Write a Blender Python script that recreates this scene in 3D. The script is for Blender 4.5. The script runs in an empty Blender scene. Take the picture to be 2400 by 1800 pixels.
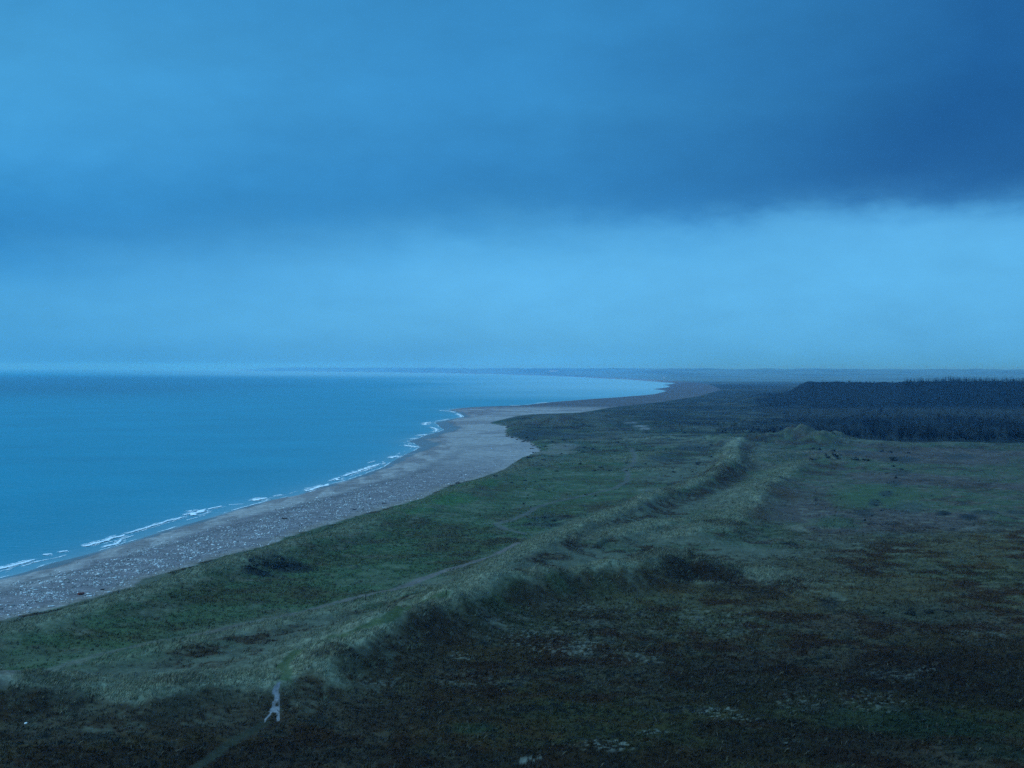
import bpy, math, random
import numpy as np

random.seed(7)
rng = np.random.default_rng(11)
S = bpy.context.scene
COL = S.collection
R = math.radians

# ------------------------------------------------------------------ helpers
def tag(o, label=None, cat=None, group=None, kind=None):
    if label: o['label'] = label
    if cat: o['category'] = cat
    if group: o['group'] = group
    if kind: o['kind'] = kind
    return o

def link(o, parent=None):
    COL.objects.link(o)
    if parent is not None: o.parent = parent
    return o

def empty(name, loc, rz=0.0):
    o = bpy.data.objects.new(name, None)
    o.location = loc; o.rotation_euler = (0, 0, rz); o.empty_display_size = 0.2
    return link(o)

def mesh_obj(name, V, F, mat, parent=None, smooth=False, colors=None, extra=None, loc=None):
    """V (n,3), F (m,k) arrays with equal k -> ONE mesh object."""
    V = np.ascontiguousarray(V, np.float32); F = np.ascontiguousarray(F, np.int32)
    me = bpy.data.meshes.new(name)
    k = F.shape[1]
    me.vertices.add(len(V)); me.vertices.foreach_set('co', V.ravel())
    me.loops.add(F.size); me.loops.foreach_set('vertex_index', F.ravel())
    me.polygons.add(len(F))
    me.polygons.foreach_set('loop_start', np.arange(0, F.size, k, dtype=np.int32))
    me.update(calc_edges=True)
    if smooth: me.polygons.foreach_set('use_smooth', np.ones(len(F), bool))
    if colors is not None:
        a = me.attributes.new('cover', 'FLOAT_COLOR', 'POINT')
        c4 = np.ones((len(V), 4), np.float32); c4[:, :3] = colors
        a.data.foreach_set('color', c4.ravel())
    for nm, arr in (extra or {}).items():
        a = me.attributes.new(nm, 'FLOAT', 'POINT')
        a.data.foreach_set('value', np.ascontiguousarray(arr, np.float32))
    me.materials.append(mat)
    o = bpy.data.objects.new(name, me)
    if loc is not None: o.location = loc
    return link(o, parent)

def pyd(name, verts, faces, mat, parent=None, smooth=False):
    me = bpy.data.meshes.new(name); me.from_pydata([tuple(v) for v in verts], [], [tuple(f) for f in faces]); me.update()
    if smooth:
        for p in me.polygons: p.use_smooth = True
    me.materials.append(mat)
    return link(bpy.data.objects.new(name, me), parent)

def _h(ix, iy, seed):
    h = (ix.astype(np.int64) * 374761393 + iy.astype(np.int64) * 668265263 + seed * 1442695041) & 0xFFFFFFFF
    h = ((h ^ (h >> 13)) * 1274126177) & 0xFFFFFFFF
    h = ((h ^ (h >> 16)) * 2246822519) & 0xFFFFFFFF
    return (h ^ (h >> 15)) & 0xFFFF

def noise(x, y, seed=0):
    """2-D gradient noise, about -0.7 .. 0.7"""
    x = np.asarray(x, float); y = np.asarray(y, float)
    xi = np.floor(x); yi = np.floor(y); fx = x - xi; fy = y - yi
    ux = fx*fx*fx*(fx*(fx*6-15)+10); uy = fy*fy*fy*(fy*(fy*6-15)+10)
    def g(a, b):
        t = _h(xi+a, yi+b, seed) * (2*math.pi/65536)
        return np.cos(t)*(fx-a) + np.sin(t)*(fy-b)
    n0 = g(0, 0)*(1-ux) + g(1, 0)*ux
    n1 = g(0, 1)*(1-ux) + g(1, 1)*ux
    return n0*(1-uy) + n1*uy

def fbm(x, y, wl, octs=4, seed=0, gain=0.5):
    s = 0; a = 1.0; f = 1.0/wl
    for i in range(octs):
        s = s + a*noise(x*f + 17.3*i, y*f - 9.1*i, seed+i); a *= gain; f *= 2.03
    return s

def sstep(a, b, x):
    t = np.clip((x-a)/(b-a), 0, 1); return t*t*(3-2*t)

# ------------------------------------------------------------------ camera
CAM_Z = 45.0; FPX = 3300.0
PITCH = math.atan(37/FPX); ROLL = R(0.19)
fwd = np.array([0, math.cos(PITCH), -math.sin(PITCH)])
up0 = np.array([0, math.sin(PITCH), math.cos(PITCH)]); rt0 = np.array([1.0, 0, 0])
rt = math.cos(ROLL)*rt0 + math.sin(ROLL)*up0
up = -math.sin(ROLL)*rt0 + math.cos(ROLL)*up0

def ray(u, v): return fwd + (u-1200)/FPX*rt + (900-v)/FPX*up
def at(u, v, z=0.0):
    d = ray(u, v); t = (z-CAM_Z)/d[2]
    return np.array([d[0]*t, d[1]*t, z])
def at_d(u, v, D):
    d = ray(u, v); t = D/d[1]
    return np.array([d[0]*t, D, CAM_Z + d[2]*t])

cd = bpy.data.cameras.new('camera'); cam = bpy.data.objects.new('camera', cd); COL.objects.link(cam)
from mathutils import Matrix
M = Matrix(((rt[0], up[0], -fwd[0], 0), (rt[1], up[1], -fwd[1], 0), (rt[2], up[2], -fwd[2], CAM_Z), (0, 0, 0, 1)))
cam.matrix_world = M
cd.sensor_width = 36; cd.lens = 36*FPX/2400; cd.clip_start = 0.5; cd.clip_end = 90000
S.camera = cam

# ------------------------------------------------------------------ map traced on the ground
def pts(px, z): return np.array([at(u, v, z)[:2] for u, v in px])

SHORE_PX = [(0,1357),(60,1341),(123,1320),(200,1301),(246,1288),(328,1263),(389,1243),(492,1214),(574,1189),(639,1171),
 (697,1161),(758,1140),(820,1124),(900,1095),(920,1082),(940,1070),(974,1055),(985,1048),(971,1038.5),(956,1034),(981,1028),
 (1000,1019.5),(1027,1013),(1042,1007),(1034,1003),(1021,991),(1055,983),(1089,977),(1082,971),(1067.5,965),(1051,961.5),
 (1069,958),(1103,955.5),(1143,954),(1231,951),(1240,948.5),(1286,943.5),(1376,936.5),(1440,932),(1503,927),(1534,923.6),(1561,917),
 (1553,914.5),(1530,912),(1553,909.5),(1570,906.7),(1566,904),(1555,902),(1575,900),(1583,898.5),(1570,897),(1552,896),(1466,889),(1390,886.2),
 (1376,884.5),(1263,880),(1150,876.5),(900,872.3),(600,869.4)]
SHORE = np.vstack([[(-320,-30000),(-190,-300),(-152,100),(-128,210)], pts(SHORE_PX, 0.0), [(-9000,40000)]])
VEG_PX = [(0,1452),(60,1437),(123,1423),(225,1398),(311,1374),(328,1358),(430,1330),(533,1300),(639,1275),(664,1260),(779,1226),(850,1205),
 (900,1193),(985,1170),(1054,1137),(1119,1122),(1180,1101),(1219,1075),(1267,1059),(1257,1047),(1242,1038),(1211,1028),(1186,1021),
 (1184,1012),(1190,1001),(1150,992),(1157,988),(1215,974),(1350,969),(1426,956),(1542,943),(1640,928),(1690,913),(1670,903.5),(1640,897.5),(1560,891.5),(1466,887),
 (1376,883),(1263,878.8),(1150,875.6),(900,871.8),(600,869.2)]
VEG = np.vstack([[(-290,-30000),(-160,-300),(-128,100),(-105,190)], pts(VEG_PX, 2.0), [(-8000,40000)]])

def near_line(P, L, h=None):
    """distance to polyline L, signed + on its right-hand side; also the interpolated value h"""
    n = len(P); best = np.full(n, 1e18); sgn = np.ones(n); hv = np.zeros(n)
    for i in range(len(L)-1):
        a = L[i]; d = L[i+1]-a; l2 = d@d
        if l2 < 1e-9: continue
        px = P[:, 0]-a[0]; py = P[:, 1]-a[1]
        t = np.clip((px*d[0]+py*d[1])/l2, 0, 1)
        dx = px-t*d[0]; dy = py-t*d[1]; q = dx*dx+dy*dy
        m = q < best
        best[m] = q[m]
        sgn[m] = np.where((dx*d[1]-dy*d[0])[m] >= 0, 1, -1)
        if h is not None: hv[m] = (h[i]+(h[i+1]-h[i])*t)[m]
    return np.sqrt(best), sgn, hv

def inside(P, poly):
    x, y = P[:, 0], P[:, 1]; c = np.zeros(len(P), bool)
    for i in range(len(poly)):
        x1, y1 = poly[i-1]; x2, y2 = poly[i]
        if y1 == y2: continue
        m = ((y1 > y) != (y2 > y)) & (x < (x2-x1)*(y-y1)/(y2-y1)+x1)
        c ^= m
    return c

CLOSE = [(60000,40000),(60000,-30000)]
def sdist(P, L):
    d, _, _ = near_line(P, L)
    return np.where(inside(P, np.vstack([L, CLOSE])), d, -d)

BASE = 3.5
def crest(px_h):
    L = np.array([at(u, v, BASE+h)[:2] for u, v, h in px_h]); return L, np.array([h for *_, h in px_h])

# crest (u, v, height), width on the sea side, width on the land side, marram strength
RIDGES = []
def ridge(px_h, ws, wl, mar=1.0, k=1.0, lee=.35): RIDGES.append((*crest([(u, v, h*k) for u, v, h in px_h]), ws, wl, mar, lee))
ridge([(-260,1535,1.4),(0,1475,1.4),(160,1437,1.5),(330,1385,1.5),(560,1308,1.7),(700,1268,1.6),(800,1247,1.2),(900,1208,1.2),(985,1180,1.0),(1060,1146,1.5),(1180,1110,.9),(1260,1072,.4)], 5, 8, .75)
ridge([(-260,1612,2.6),(0,1608,3.0),(142,1608,2.7),(240,1622,2.2),(305,1626,2.5),(366,1611,3.0),(427,1592,3.2),(529,1584,3.2),(625,1588,2.9),(668,1582,2.1),(732,1560,2.8),
       (800,1512,3.7),(861,1480,4.1),(922,1451,4.2),(1044,1414,4.5),(1093,1390,4.8),(1138,1366,5.0),(1207,1351,5.0),(1329,1337,4.9),
       (1410,1329,5.2),(1512,1313,5.6),(1573,1292,5.9),(1598,1285,6.0),(1640,1303,5.0),(1690,1318,3.8),(1744,1332,2.6),(1801,1378,.6)], 9, 5.0, 1, 1, .62)
ridge([(0,1592,.3),(183,1566,.5),(366,1524,.75),(529,1487,.9),(651,1460,1.0),(773,1431,1.1),(895,1410,1.2),(1000,1378,1.4),(1105,1357,1.9),(1186,1313,2.6),(1288,1266,2.8),
       (1345,1240,2.7),(1410,1211,3.0),(1456,1190,3.3),(1508,1170,3.5),(1570,1147,3.6),(1626,1131,4.0),(1676,1106,4.6),(1700,1088,4.9),(1721,1069,5.4),(1714,1050,3.5),(1740,1030,2.0)], 5.0, 6.0, 1, .85, .95)
ridge([(1440,1262,1.6),(1500,1240,2.3),(1558,1226,2.7),(1626,1221,2.4),(1680,1225,.6)], 10, 5, .7)
ridge([(1560,1262,1.4),(1603,1248,2.6),(1655,1238,3.1),(1700,1234,2.4),(1739,1204,2.4),(1773,1158,3.0),(1798,1137,2.8),(1852,1102,2.2),(1890,1078,1.0)], 9, 6, .7, .85, .4)
ridge([(1640,1072,.8),(1760,1082,1.8),(1830,1066,2.6),(1890,1056,3.0),(1935,1066,2.5),(1975,1085,.8)], 16, 9, .25)
ridge([(1700,1040,2.2),(1736,1018,3.0),(1780,1019,4.2),(1836,1011,6.6),(1875,1000.5,9.0),(1903,1007,7.6),(1926,1019,5.4),(2004,1031,2.6),(2140,1040,1.2),(2300,1042,1.0)], 22, 17, .2)
ridge([(1235,992,1.0),(1262,985,3.0),(1292,977,5.4),(1308,984,3.6),(1325,994,1.2)], 26, 20, .1)
ridge([(1290,1085,.5),(1380,1080,1.6),(1480,1078,1.2),(1540,1060,2.0),(1600,1058,1.4)], 14, 12, .6)
ridge([(1430,1034,.6),(1500,1028,2.2),(1560,1024,2.4),(1640,1030,1.4),(1690,1040,1.0)], 20, 18, .6)
ridge([(1490,1105,.6),(1535,1096,1.6),(1590,1100,1.2),(1640,1105,.5)], 11, 9, .7)
ridge([(1540,1386,.5),(1600,1378,1.1),(1683,1371,1.2),(1720,1380,.4)], 2.6, 2.6, .4)
ridge([(732,1571,2.2),(775,1596,1.6),(820,1624,.4)], 2.5, 2.5, .8)
ridge([(1330,1765,.5),(1420,1742,.9),(1500,1744,.8),(1560,1765,.3)], 3, 3, 0)
ridge([(1840,1240,.6),(1880,1232,1.3),(1930,1238,.6)], 6, 5, .3)

HEATH = pts([(-260,1665),(0,1655),(250,1668),(420,1640),(560,1628),(690,1612),(770,1590),(850,1560),(960,1515),(1140,1440),(1340,1400),(1600,1345),(1690,1345),(1770,1330),(1850,1275),(2000,1255),
             (2400,1225),(2700,1210),(2700,1990),(-260,1990)], 4.0)
SLACK = pts([(-200,1560),(0,1495),(330,1408),(560,1338),(800,1268),(1000,1195),(1200,1120),(1300,1082),(1450,1062),(1500,1100),(1480,1165),(1300,1245),
             (1180,1305),(1000,1372),(800,1425),(500,1492),(200,1562),(0,1600),(-200,1630)], 3.2)
PINK = pts([(1790,1068),(2000,1045),(2400,1042),(2700,1045),(2700,1215),(2400,1228),(2000,1250),(1850,1262),(1745,1232),(1800,1150)], 3.8)

def poly_soft(P, poly, w):
    d, _, _ = near_line(P, np.vstack([poly, poly[:1]]))
    return sstep(-w, w, np.where(inside(P, poly), d, -d) + fbm(P[:, 0], P[:, 1], 3*w, 3, 71)*w*1.3)

def blob(P, u, v, du, dv, z=3.5, tilt=0.0):
    c = at(u, v, z); a = max(du*c[1]/FPX, .05); b = (at(u, v-dv, z)[1]-at(u, v+dv, z)[1])/2
    r = c[:2]/np.hypot(*c[:2]); t = np.array([r[1], -r[0]])
    d = P-c[:2]; p = (d@t)/a; q = (d@r)/b; p = p - tilt*q
    e = np.sqrt(p*p+q*q); out = np.zeros(len(P)); k = e < 2.1
    n = fbm(P[k, 0], P[k, 1], max(2.0, min(a, b)*.6), 3, 91)*.55
    out[k] = sstep(1.25, .55, e[k]+n); return out

PATHS = {
 'track': ([(-150,1640),(0,1594),(122,1569),(244,1531),(366,1503),(529,1474),(692,1437),(800,1410),(922,1382),(1003,1353),(1085,1325),(1166,1299),(1215,1272)], 1.15),
 'winding': ([(1227,1251),(1184,1240),(1161,1228),(1196,1219),(1234,1205),(1253,1190),(1311,1174),(1388,1157),(1442,1145),(1469,1128),(1473,1109),(1461,1101),(1484,1086),(1488,1071),(1480,1051)], .9),
 'foot': ([(420,1840),(460,1800),(529,1750),(590,1714),(622,1694)], .7),
 'upper': ([(668,1590),(671,1574),(663,1558),(692,1531),(773,1500),(814,1488),(900,1452),(922,1444),(983,1416),(1028,1396),(1043,1391)], .8),
}
SCAR_PX = [(668.5,1588),(656,1599),(647,1603),(642,1611),(636,1621),(638,1626),(644,1632),(644,1640),(638,1646),(637,1656),(631,1667),(632,1673),
 (625,1679),(618,1690),(620,1693),(627.5,1683.5),(635,1675),(638,1669),(647,1670),(648,1681),(648,1691),(655,1688),(656,1679),(655,1667),(656,1657),(656,1644),(656,1633),(653,1623),(654,1612),(656,1603)]
HOLE_PX = [(644,1649),(652,1645),(653,1654),(645,1656)]

def terrain(P):
    """height and map values at ground points P (n,2)"""
    x, y = P[:, 0], P[:, 1]; r = np.hypot(x, y); n = len(P)
    s = sdist(P, SHORE); w = sdist(P, VEG)
    out = {'s': s, 'w': w, 'r': r}
    land = sstep(0, 14, w)
    bar = fbm(x, y, 26, 3, 5)
    zb = np.where(s > 0, 2.0*(1-np.exp(-np.maximum(s, 0)/13.0)), np.maximum(-3, s*.09)) + .10*bar*sstep(1, 8, s)
    big = fbm(x, y, 70, 3, 21)*.6 + fbm(x, y, 17, 3, 22)*.28
    base = BASE + big*sstep(8, 40, w) - .5*poly_soft(P, SLACK, 10)*1.0
    marram = np.zeros(n); face = np.zeros(n); hr = np.zeros(n)
    wob = fbm(x, y, 12, 3, 31)
    for L, h, ws, wl, mar, lee in RIDGES:
        m4 = 4.5*max(ws, wl)
        sel = (x > L[:, 0].min()-m4) & (x < L[:, 0].max()+m4) & (y > L[:, 1].min()-m4) & (y < L[:, 1].max()+m4)
        if not sel.any(): continue
        d, sg, hv = near_line(P[sel], L, h)
        d = np.abs(d + wob[sel]*.9*min(ws, wl)/5)
        k = np.where(sg > 0, wl, ws); t = d/k
        prof = np.where(sg > 0, 1/(1+t**2.4*.9)*np.exp(-.16*t*t), np.exp(-.5*t*t))
        hh = hv*prof*np.clip(1+.34*fbm(x[sel], y[sel], 7, 3, 37)+.55*fbm(x[sel], y[sel], 24, 2, 39), .3, 1.4)
        cur = hr[sel]
        hr[sel] = np.maximum(cur, hh) + .25*np.minimum(cur, hh)
        rel = np.clip(hv/2.0, 0, 1)
        mm = (.8*np.where(sg > 0, np.exp(-(d/(.36*wl))**2), np.exp(-(d/(1.2*ws))**2)) + .5*np.exp(-(d/1.5)**2) + np.where(sg > 0, .07*np.exp(-(d/(1.7*wl))**2), 0))*mar*rel
        marram[sel] = np.maximum(marram[sel], mm)
        ff = np.where(sg > 0, sstep(.32*wl, .75*wl, d)*sstep(2.3*wl, 1.2*wl, d), 0)*rel*lee
        face[sel] = np.maximum(face[sel], ff)
    z = np.where(w > 0, zb*(1-land)+base*land, zb) + hr*sstep(-1, 3, w)
    # eroded turf edge where the beach bites into the dunes
    bite = blob(P, 1225, 1030, 60, 38, 2)
    z += 1.0*bite*sstep(0, 1.6, w)*sstep(26, 8, w)
    # cliff under the viewpoint, outside the picture
    z = np.where(r < 110, np.maximum(z, np.minimum(43.3, 43.3-.44*(r-4))), z)
    # wooded scarp and the far country
    xp = x*1900/np.maximum(y, 1)
    xq = xp+4*noise(y/40, x*0, 3); hill = (.3*sstep(296, 345, xq)+.7*sstep(360, 404, xq)) * sstep(1480, 1880, y)*sstep(2350, 1950, y)*(y > 0)
    ztop = 26 + 2.2*sstep(480, 620, xp) + 1.0*noise(xp/60, y/200, 8) + 1.9*noise(xp/17, y/90, 9)
    z += hill*(ztop-BASE)
    far = sstep(7000, 12500, r)*sstep(40, 500, w)*(y > 0)
    z += far*(30 + 26*fbm(x, y, 2600, 4, 44) + 14*fbm(x, y, 420, 3, 45))
    e = np.hypot((x-4100)/1500, (y-11500)/1200); z += 14*np.exp(-e*e)*(1+.25*fbm(x, y, 300, 3, 46))
    mid = sstep(800, 1500, r)*sstep(20, 120, w)*sstep(5200, 3000, r)
    z += mid*(1.6*fbm(x, y, 130, 3, 51)+.8)
    z += sstep(6, 24, w)*sstep(150, 320, r)*sstep(1500, 900, r)*(.30*fbm(x, y, 12, 3, 57) + .45*np.maximum(0, fbm(x, y, 21, 2, 58)-.1)) * (1-.7*poly_soft(P, SLACK, 8))
    # tussocks
    rough = sstep(1, 6, w)*sstep(900, 300, r)
    z += rough*(.16*fbm(x, y, 2.2, 3, 61) + .22*np.abs(fbm(x, y, 5.5, 3, 63)))
    z += np.where((w < 1) & (s > 1), .035*fbm(x, y, 1.1, 2, 66), 0)
    out.update(marram=marram, face=face, hill=hill, far=far, hr=hr, z=z)
    return out

def drape(px):
    """points where the view rays through traced pixels meet the terrain"""
    out = []
    d = np.array([ray(u, v) for u, v in px]); t = np.geomspace(120, 1500, 420)
    Q = d[:, None, :]*t[None, :, None]; zz = terrain(Q[..., :2].reshape(-1, 2))['z'].reshape(len(px), -1)
    g = CAM_Z + Q[..., 2] - zz
    for i in range(len(px)):
        k = max(int(np.argmax(g[i] < 0)), 1); f = g[i, k-1]/(g[i, k-1]-g[i, k]); out.append(Q[i, k-1, :2]*(1-f)+Q[i, k, :2]*f)
    return np.array(out)

PATHS = {k: (drape(px), w_) for k, (px, w_) in PATHS.items()}
SCAR, HOLE = drape(SCAR_PX), drape(HOLE_PX)

def cover(P, T):
    x, y = P[:, 0], P[:, 1]; n = len(P); s, w, r = T['s'], T['w'], T['r']
    def c(*a): return np.array(a, float)
    def mix(col, k, m): return col*(1-m[:, None]) + np.asarray(k)*m[:, None]
    n1 = fbm(x, y, 30, 4, 101); n2 = fbm(x, y, 7, 4, 111); n3 = fbm(x, y, 1.6, 3, 121); n4 = fbm(x, y, 90, 4, 131)
    f1 = lambda a, wdt=.12: sstep(-wdt, wdt, a)
    MAR = c(.165,.175,.115); GRN = c(.045,.072,.032); HEA = c(.031,.0175,.0085); OLI = c(.044,.038,.017); SCR = c(.017,.021,.019)
    PNK = c(.098,.078,.062); DUN = c(.080,.088,.058)
    col = np.tile(DUN, (n, 1))
    col = mix(col, GRN, .75*f1(n4+.5*n1-.02, .2))
    far1 = sstep(500, 1000, r)
    col = mix(col, SCR*1.2, far1*.8*f1(n1+.6*n2+.3*n4-.16, .08))
    col = mix(col, HEA*1.3, .8*f1(n2+.6*n1-.24, .1))
    sl = poly_soft(P, SLACK, 9)
    scol = mix(np.tile(GRN*1.05, (n, 1)), c(.052,.055,.024), .6*f1(n1*1.2+.5*n2-.05, .3)); scol = mix(scol, HEA*2.0, .35*f1(n2+.7*n1-.38, .12)); scol = mix(scol, MAR*.6, .35*f1(n2-n1-.25, .2)); scol = mix(scol, SCR*1.3, .5*f1(n3*.8+n2*.5-.42, .06))
    col = col*(1-sl[:, None])+scol*sl[:, None]
    pk = poly_soft(P, PINK, 14)
    pcol = mix(np.tile(PNK*.72, (n, 1)), GRN*1.1, .75*f1(n4*1.3+.4*n1-.05, .2)); pcol = mix(pcol, HEA*1.2, .8*f1(n1+.7*n2-.26, .12)); pcol = mix(pcol, PNK, .5*f1(n2+n3*.4-.1, .2))
    col = col*(1-pk[:, None])+pcol*pk[:, None]
    he = poly_soft(P, HEATH, 15)
    hcol = mix(np.tile(HEA, (n, 1)), c(.046,.034,.014), .8*f1(n1*1.1+.5*n2+.02, .25)); hcol = mix(hcol, GRN*.62, .5*f1(n4+.5*n2-.2, .18)); hcol = mix(hcol, c(.068,.060,.043), .6*f1(n2*.8-n1*.7+.4*n3-.2, .14))
    hcol = mix(hcol, SCR*.8, .8*f1(n3*.9+n2*.8-.35, .1))
    hcol = mix(hcol, MAR*.45, .4*f1(n1*.9+n2*.9-.12, .3)*sstep(190, 260, r))
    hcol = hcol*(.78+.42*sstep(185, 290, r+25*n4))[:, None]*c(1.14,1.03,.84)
    col = col*(1-he[:, None])+hcol*he[:, None]
    # marram on crests, heather on the lee faces
    fc = T['face']*(1-T['marram'])
    col = mix(col, HEA*1.05, np.clip(fc*1.1, 0, 1)*f1(n2*.8+n1*.3+.12, .25))
    m = np.clip(T['marram']*1.2 + .42*n2 + .34*n3 - .10, 0, 1)*(T['marram'] > .02)
    col = mix(col, MAR*1.08, m)
    # scattered small scrub and pale tufts
    far2 = sstep(230, 420, r)*sstep(1700, 1200, r)*(w > 6)
    nn = fbm(x, y, 4.2, 3, 171)+.35*n1
    col = mix(col, SCR*1.5, .6*far2*f1(nn-.40, .07)); col = mix(col, MAR*.85, .38*far2*f1(-nn-.36+.3*n2, .1))
    dst = sstep(500, 900, r)*(w > 10); ns = fbm(x, y, 14, 4, 181)+.4*n4
    col = mix(col, SCR*1.3, .6*dst*f1(ns-.26, .08)); col = mix(col, c(.10,.085,.07), .4*dst*f1(-ns-.22, .12))
    moor = sstep(820, 1300, r)*sstep(3600, 2400, r)*sstep(1330, 1620, 1200+FPX*x/np.maximum(y, 1)+120*n4+50*n1)*(y > 0)*(w > 10)
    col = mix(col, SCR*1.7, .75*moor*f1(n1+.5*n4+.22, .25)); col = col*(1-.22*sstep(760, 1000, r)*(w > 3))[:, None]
    # traced patches
    for (u, v, du, dv, cc, k) in [
        (1010,1172,95,16,(.040,.098,.030),.85),(1120,1135,60,10,(.040,.092,.030),.7),(880,1214,60,12,(.040,.092,.034),.8),(960,1200,55,9,(.036,.088,.03),.7),
        (1692,1127,46,13,HEA*.9,.85),(1637,1140,26,6,HEA*.9,.75),(1592,1151,28,6,HEA,.75),(1563,1172,28,6,HEA,.75),(1513,1183,24,5,HEA,.7),(1823,1165,50,14,HEA*1.7,.6),(1762,1217,40,14,HEA*1.6,.6),(1603,1234,50,8,HEA*.9,.8),(1690,1245,56,10,HEA*.8,.85),(1540,1241,30,6,HEA,.7),(1829,1133,32,4,SCR*1.3,.8),(1818,1070,26,5,SCR*1.4,.7),(1753,1068,12,2.4,SCR*1.4,.8),(1744,1082,12,2.2,SCR*1.4,.8),(1741,1110,13,2.4,SCR*1.4,.7),(1870,1020,30,10,HEA*2,.6),
        (640,1323,72,17,SCR*1.2,.7),(605,1345,40,7,SCR,.8),(690,1330,50,9,SCR*1.1,.8),(515,1338,14,4,SCR,.8),(610,1347,20,4,SCR,.7),
        (2000,1172,55,26,(.050,.082,.034),.6),(2060,1160,90,30,(.048,.078,.034),.7),(1960,1225,60,16,(.045,.070,.034),.7),
        (2052,1180,18,9,SCR*1.6,.75),(2078,1158,18,9,SCR*1.6,.75),(2098,1132,18,9,SCR*1.7,.7),(2112,1108,22,8,SCR*1.8,.65),(2024,1203,30,9,SCR*1.6,.7),(2110,1078,45,9,SCR*1.6,.8),(1990,1062,60,5,SCR*1.7,.7),(2250,1070,40,10,SCR*1.8,.6),(2130,1190,40,18,SCR*2.4,.5),
        (2212,1205,18,6,SCR*1.1,.9),(2270,1212,24,6,SCR*1.2,.9),(2310,1202,34,5,SCR*1.6,.7),(1850,1276,22,4,SCR*1.2,.9),(2390,1200,30,5,SCR*1.5,.7),
        (1260,1015,70,9,SCR*1.8,.75),(1230,1025,40,8,SCR*1.6,.8),(1340,1020,60,6,SCR*2.2,.6),(1300,985,30,6,SCR*2.2,.6),
        (1320,1046,40,8,(.17,.16,.14),.6),(1300,1060,50,7,(.16,.15,.12),.6),(1500,1000,18,2.4,(.20,.195,.185),.8),(1510,1006,14,2.4,(.20,.195,.185),.7),(1478,993,18,2.2,(.17,.17,.16),.6),
        (1325,1210,25,4,HEA*1.5,.7),(1180,1265,70,9,HEA*1.5,.6),(1080,1315,60,6,HEA*1.7,.6),(1430,1190,70,12,HEA*1.6,.6),(1270,1225,60,7,SCR*1.7,.65),(1290,1212,50,6,SCR*1.7,.6),(1560,1065,50,7,SCR*1.8,.7),(1620,1055,50,6,SCR*1.8,.7),(1490,1095,30,4,SCR*1.8,.7),(1560,1080,60,4,SCR*2,.6),
        (1350,1440,160,24,HEA*1.0,.5),(1680,1360,90,30,HEA*.8,.75),(1550,1365,120,28,HEA*.75,.75),(1250,1395,120,20,HEA*.85,.7),(960,1500,110,20,HEA*.9,.7),(770,1590,60,10,HEA*.7,.8),(420,1640,100,22,HEA*.85,.7),(120,1650,120,18,HEA*.9,.6),
        (1945,1420,30,14,SCR*1.3,.6),(1100,1700,60,12,GRN*.8,.5),(2100,1690,240,40,GRN*.62,.45),(1900,1740,300,60,HEA*.5,.65),(2250,1590,260,80,HEA*.5,.7),(2150,1436,150,26,c(.050,.052,.030),.75),(2330,1520,160,40,HEA*.7,.5),(1300,1790,420,40,HEA*.5,.65),(1750,1600,250,60,HEA*.55,.55),(500,1770,500,40,HEA*.55,.6),(2180,1700,170,34,c(.010,.019,.008),.7),(2330,1760,120,24,c(.010,.019,.008),.5),(120,1680,140,20,HEA*.55,.5),(1872,1020,95,20,(.058,.046,.036),.85),(1010,1660,240,40,HEA*.7,.4),(1715,1345,70,16,HEA*1.1,.75),(1790,1395,80,22,HEA,.6)]:
        bm_ = k*blob(P, u, v, du, dv); ii = np.where(bm_ > 0)[0]
        col[ii] = mix(col[ii], cc, bm_[ii])
    # pale lichen and sand flecks in the heath
    fl = np.zeros(n)
    for (u, v, du, dv, k) in [(1420,1752,75,18,1),(1530,1712,40,9,.9),(1600,1765,30,10,.5),(1690,1672,60,20,.9),(1750,1690,40,16,.8),(1860,1640,70,24,.6),(2040,1640,80,26,.7),(2170,1565,30,9,.9),(2100,1580,60,14,.5),
                              (1240,1500,90,20,.7),(1330,1520,110,16,.8),(1480,1535,90,16,.6),(1100,1540,60,10,.7),(1420,1430,120,14,.4),(735,1615,24,7,1.0),(780,1625,24,6,.8),(890,1610,30,5,.7),
                              (1300,1480,200,40,.35),(1650,1460,200,40,.4),(1700,1440,60,8,.6),(1850,1735,20,8,1),(2290,1480,80,30,.4),(1240,1785,40,10,.9),(900,1608,60,8,.5),(1100,1590,100,20,.4),(2080,1480,60,10,.3)]:
        fl = np.maximum(fl, k*.8*blob(P, u, v, du, dv))
    flk = fl*sstep(.14, .32, fbm(x, y, .75, 3, 141)*1.0+.3*n2)
    col = mix(col, c(.15,.155,.125), np.clip(flk, 0, .75))
    # wood floor, scarp and far country
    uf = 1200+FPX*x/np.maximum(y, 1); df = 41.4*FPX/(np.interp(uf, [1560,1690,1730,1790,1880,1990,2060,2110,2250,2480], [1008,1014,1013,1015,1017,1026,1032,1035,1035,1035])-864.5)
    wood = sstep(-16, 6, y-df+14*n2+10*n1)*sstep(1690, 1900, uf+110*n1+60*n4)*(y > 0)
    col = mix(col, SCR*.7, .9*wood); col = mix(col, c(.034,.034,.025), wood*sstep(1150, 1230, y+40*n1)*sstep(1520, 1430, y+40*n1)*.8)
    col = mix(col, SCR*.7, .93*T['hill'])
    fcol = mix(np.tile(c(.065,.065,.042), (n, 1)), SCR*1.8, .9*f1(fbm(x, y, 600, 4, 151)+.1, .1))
    fcol = mix(fcol, c(.14,.215,.225), .9*sstep(3300, 5600, r)*(.62+.38*f1(fbm(x, y*.45, 420, 4, 152)+.12, .25)))  # distant land paled in its own colour, standing in for thicker haze
    fm = sstep(1800, 3200, r); col = col*(1-fm[:, None])+fcol*fm[:, None]
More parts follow.
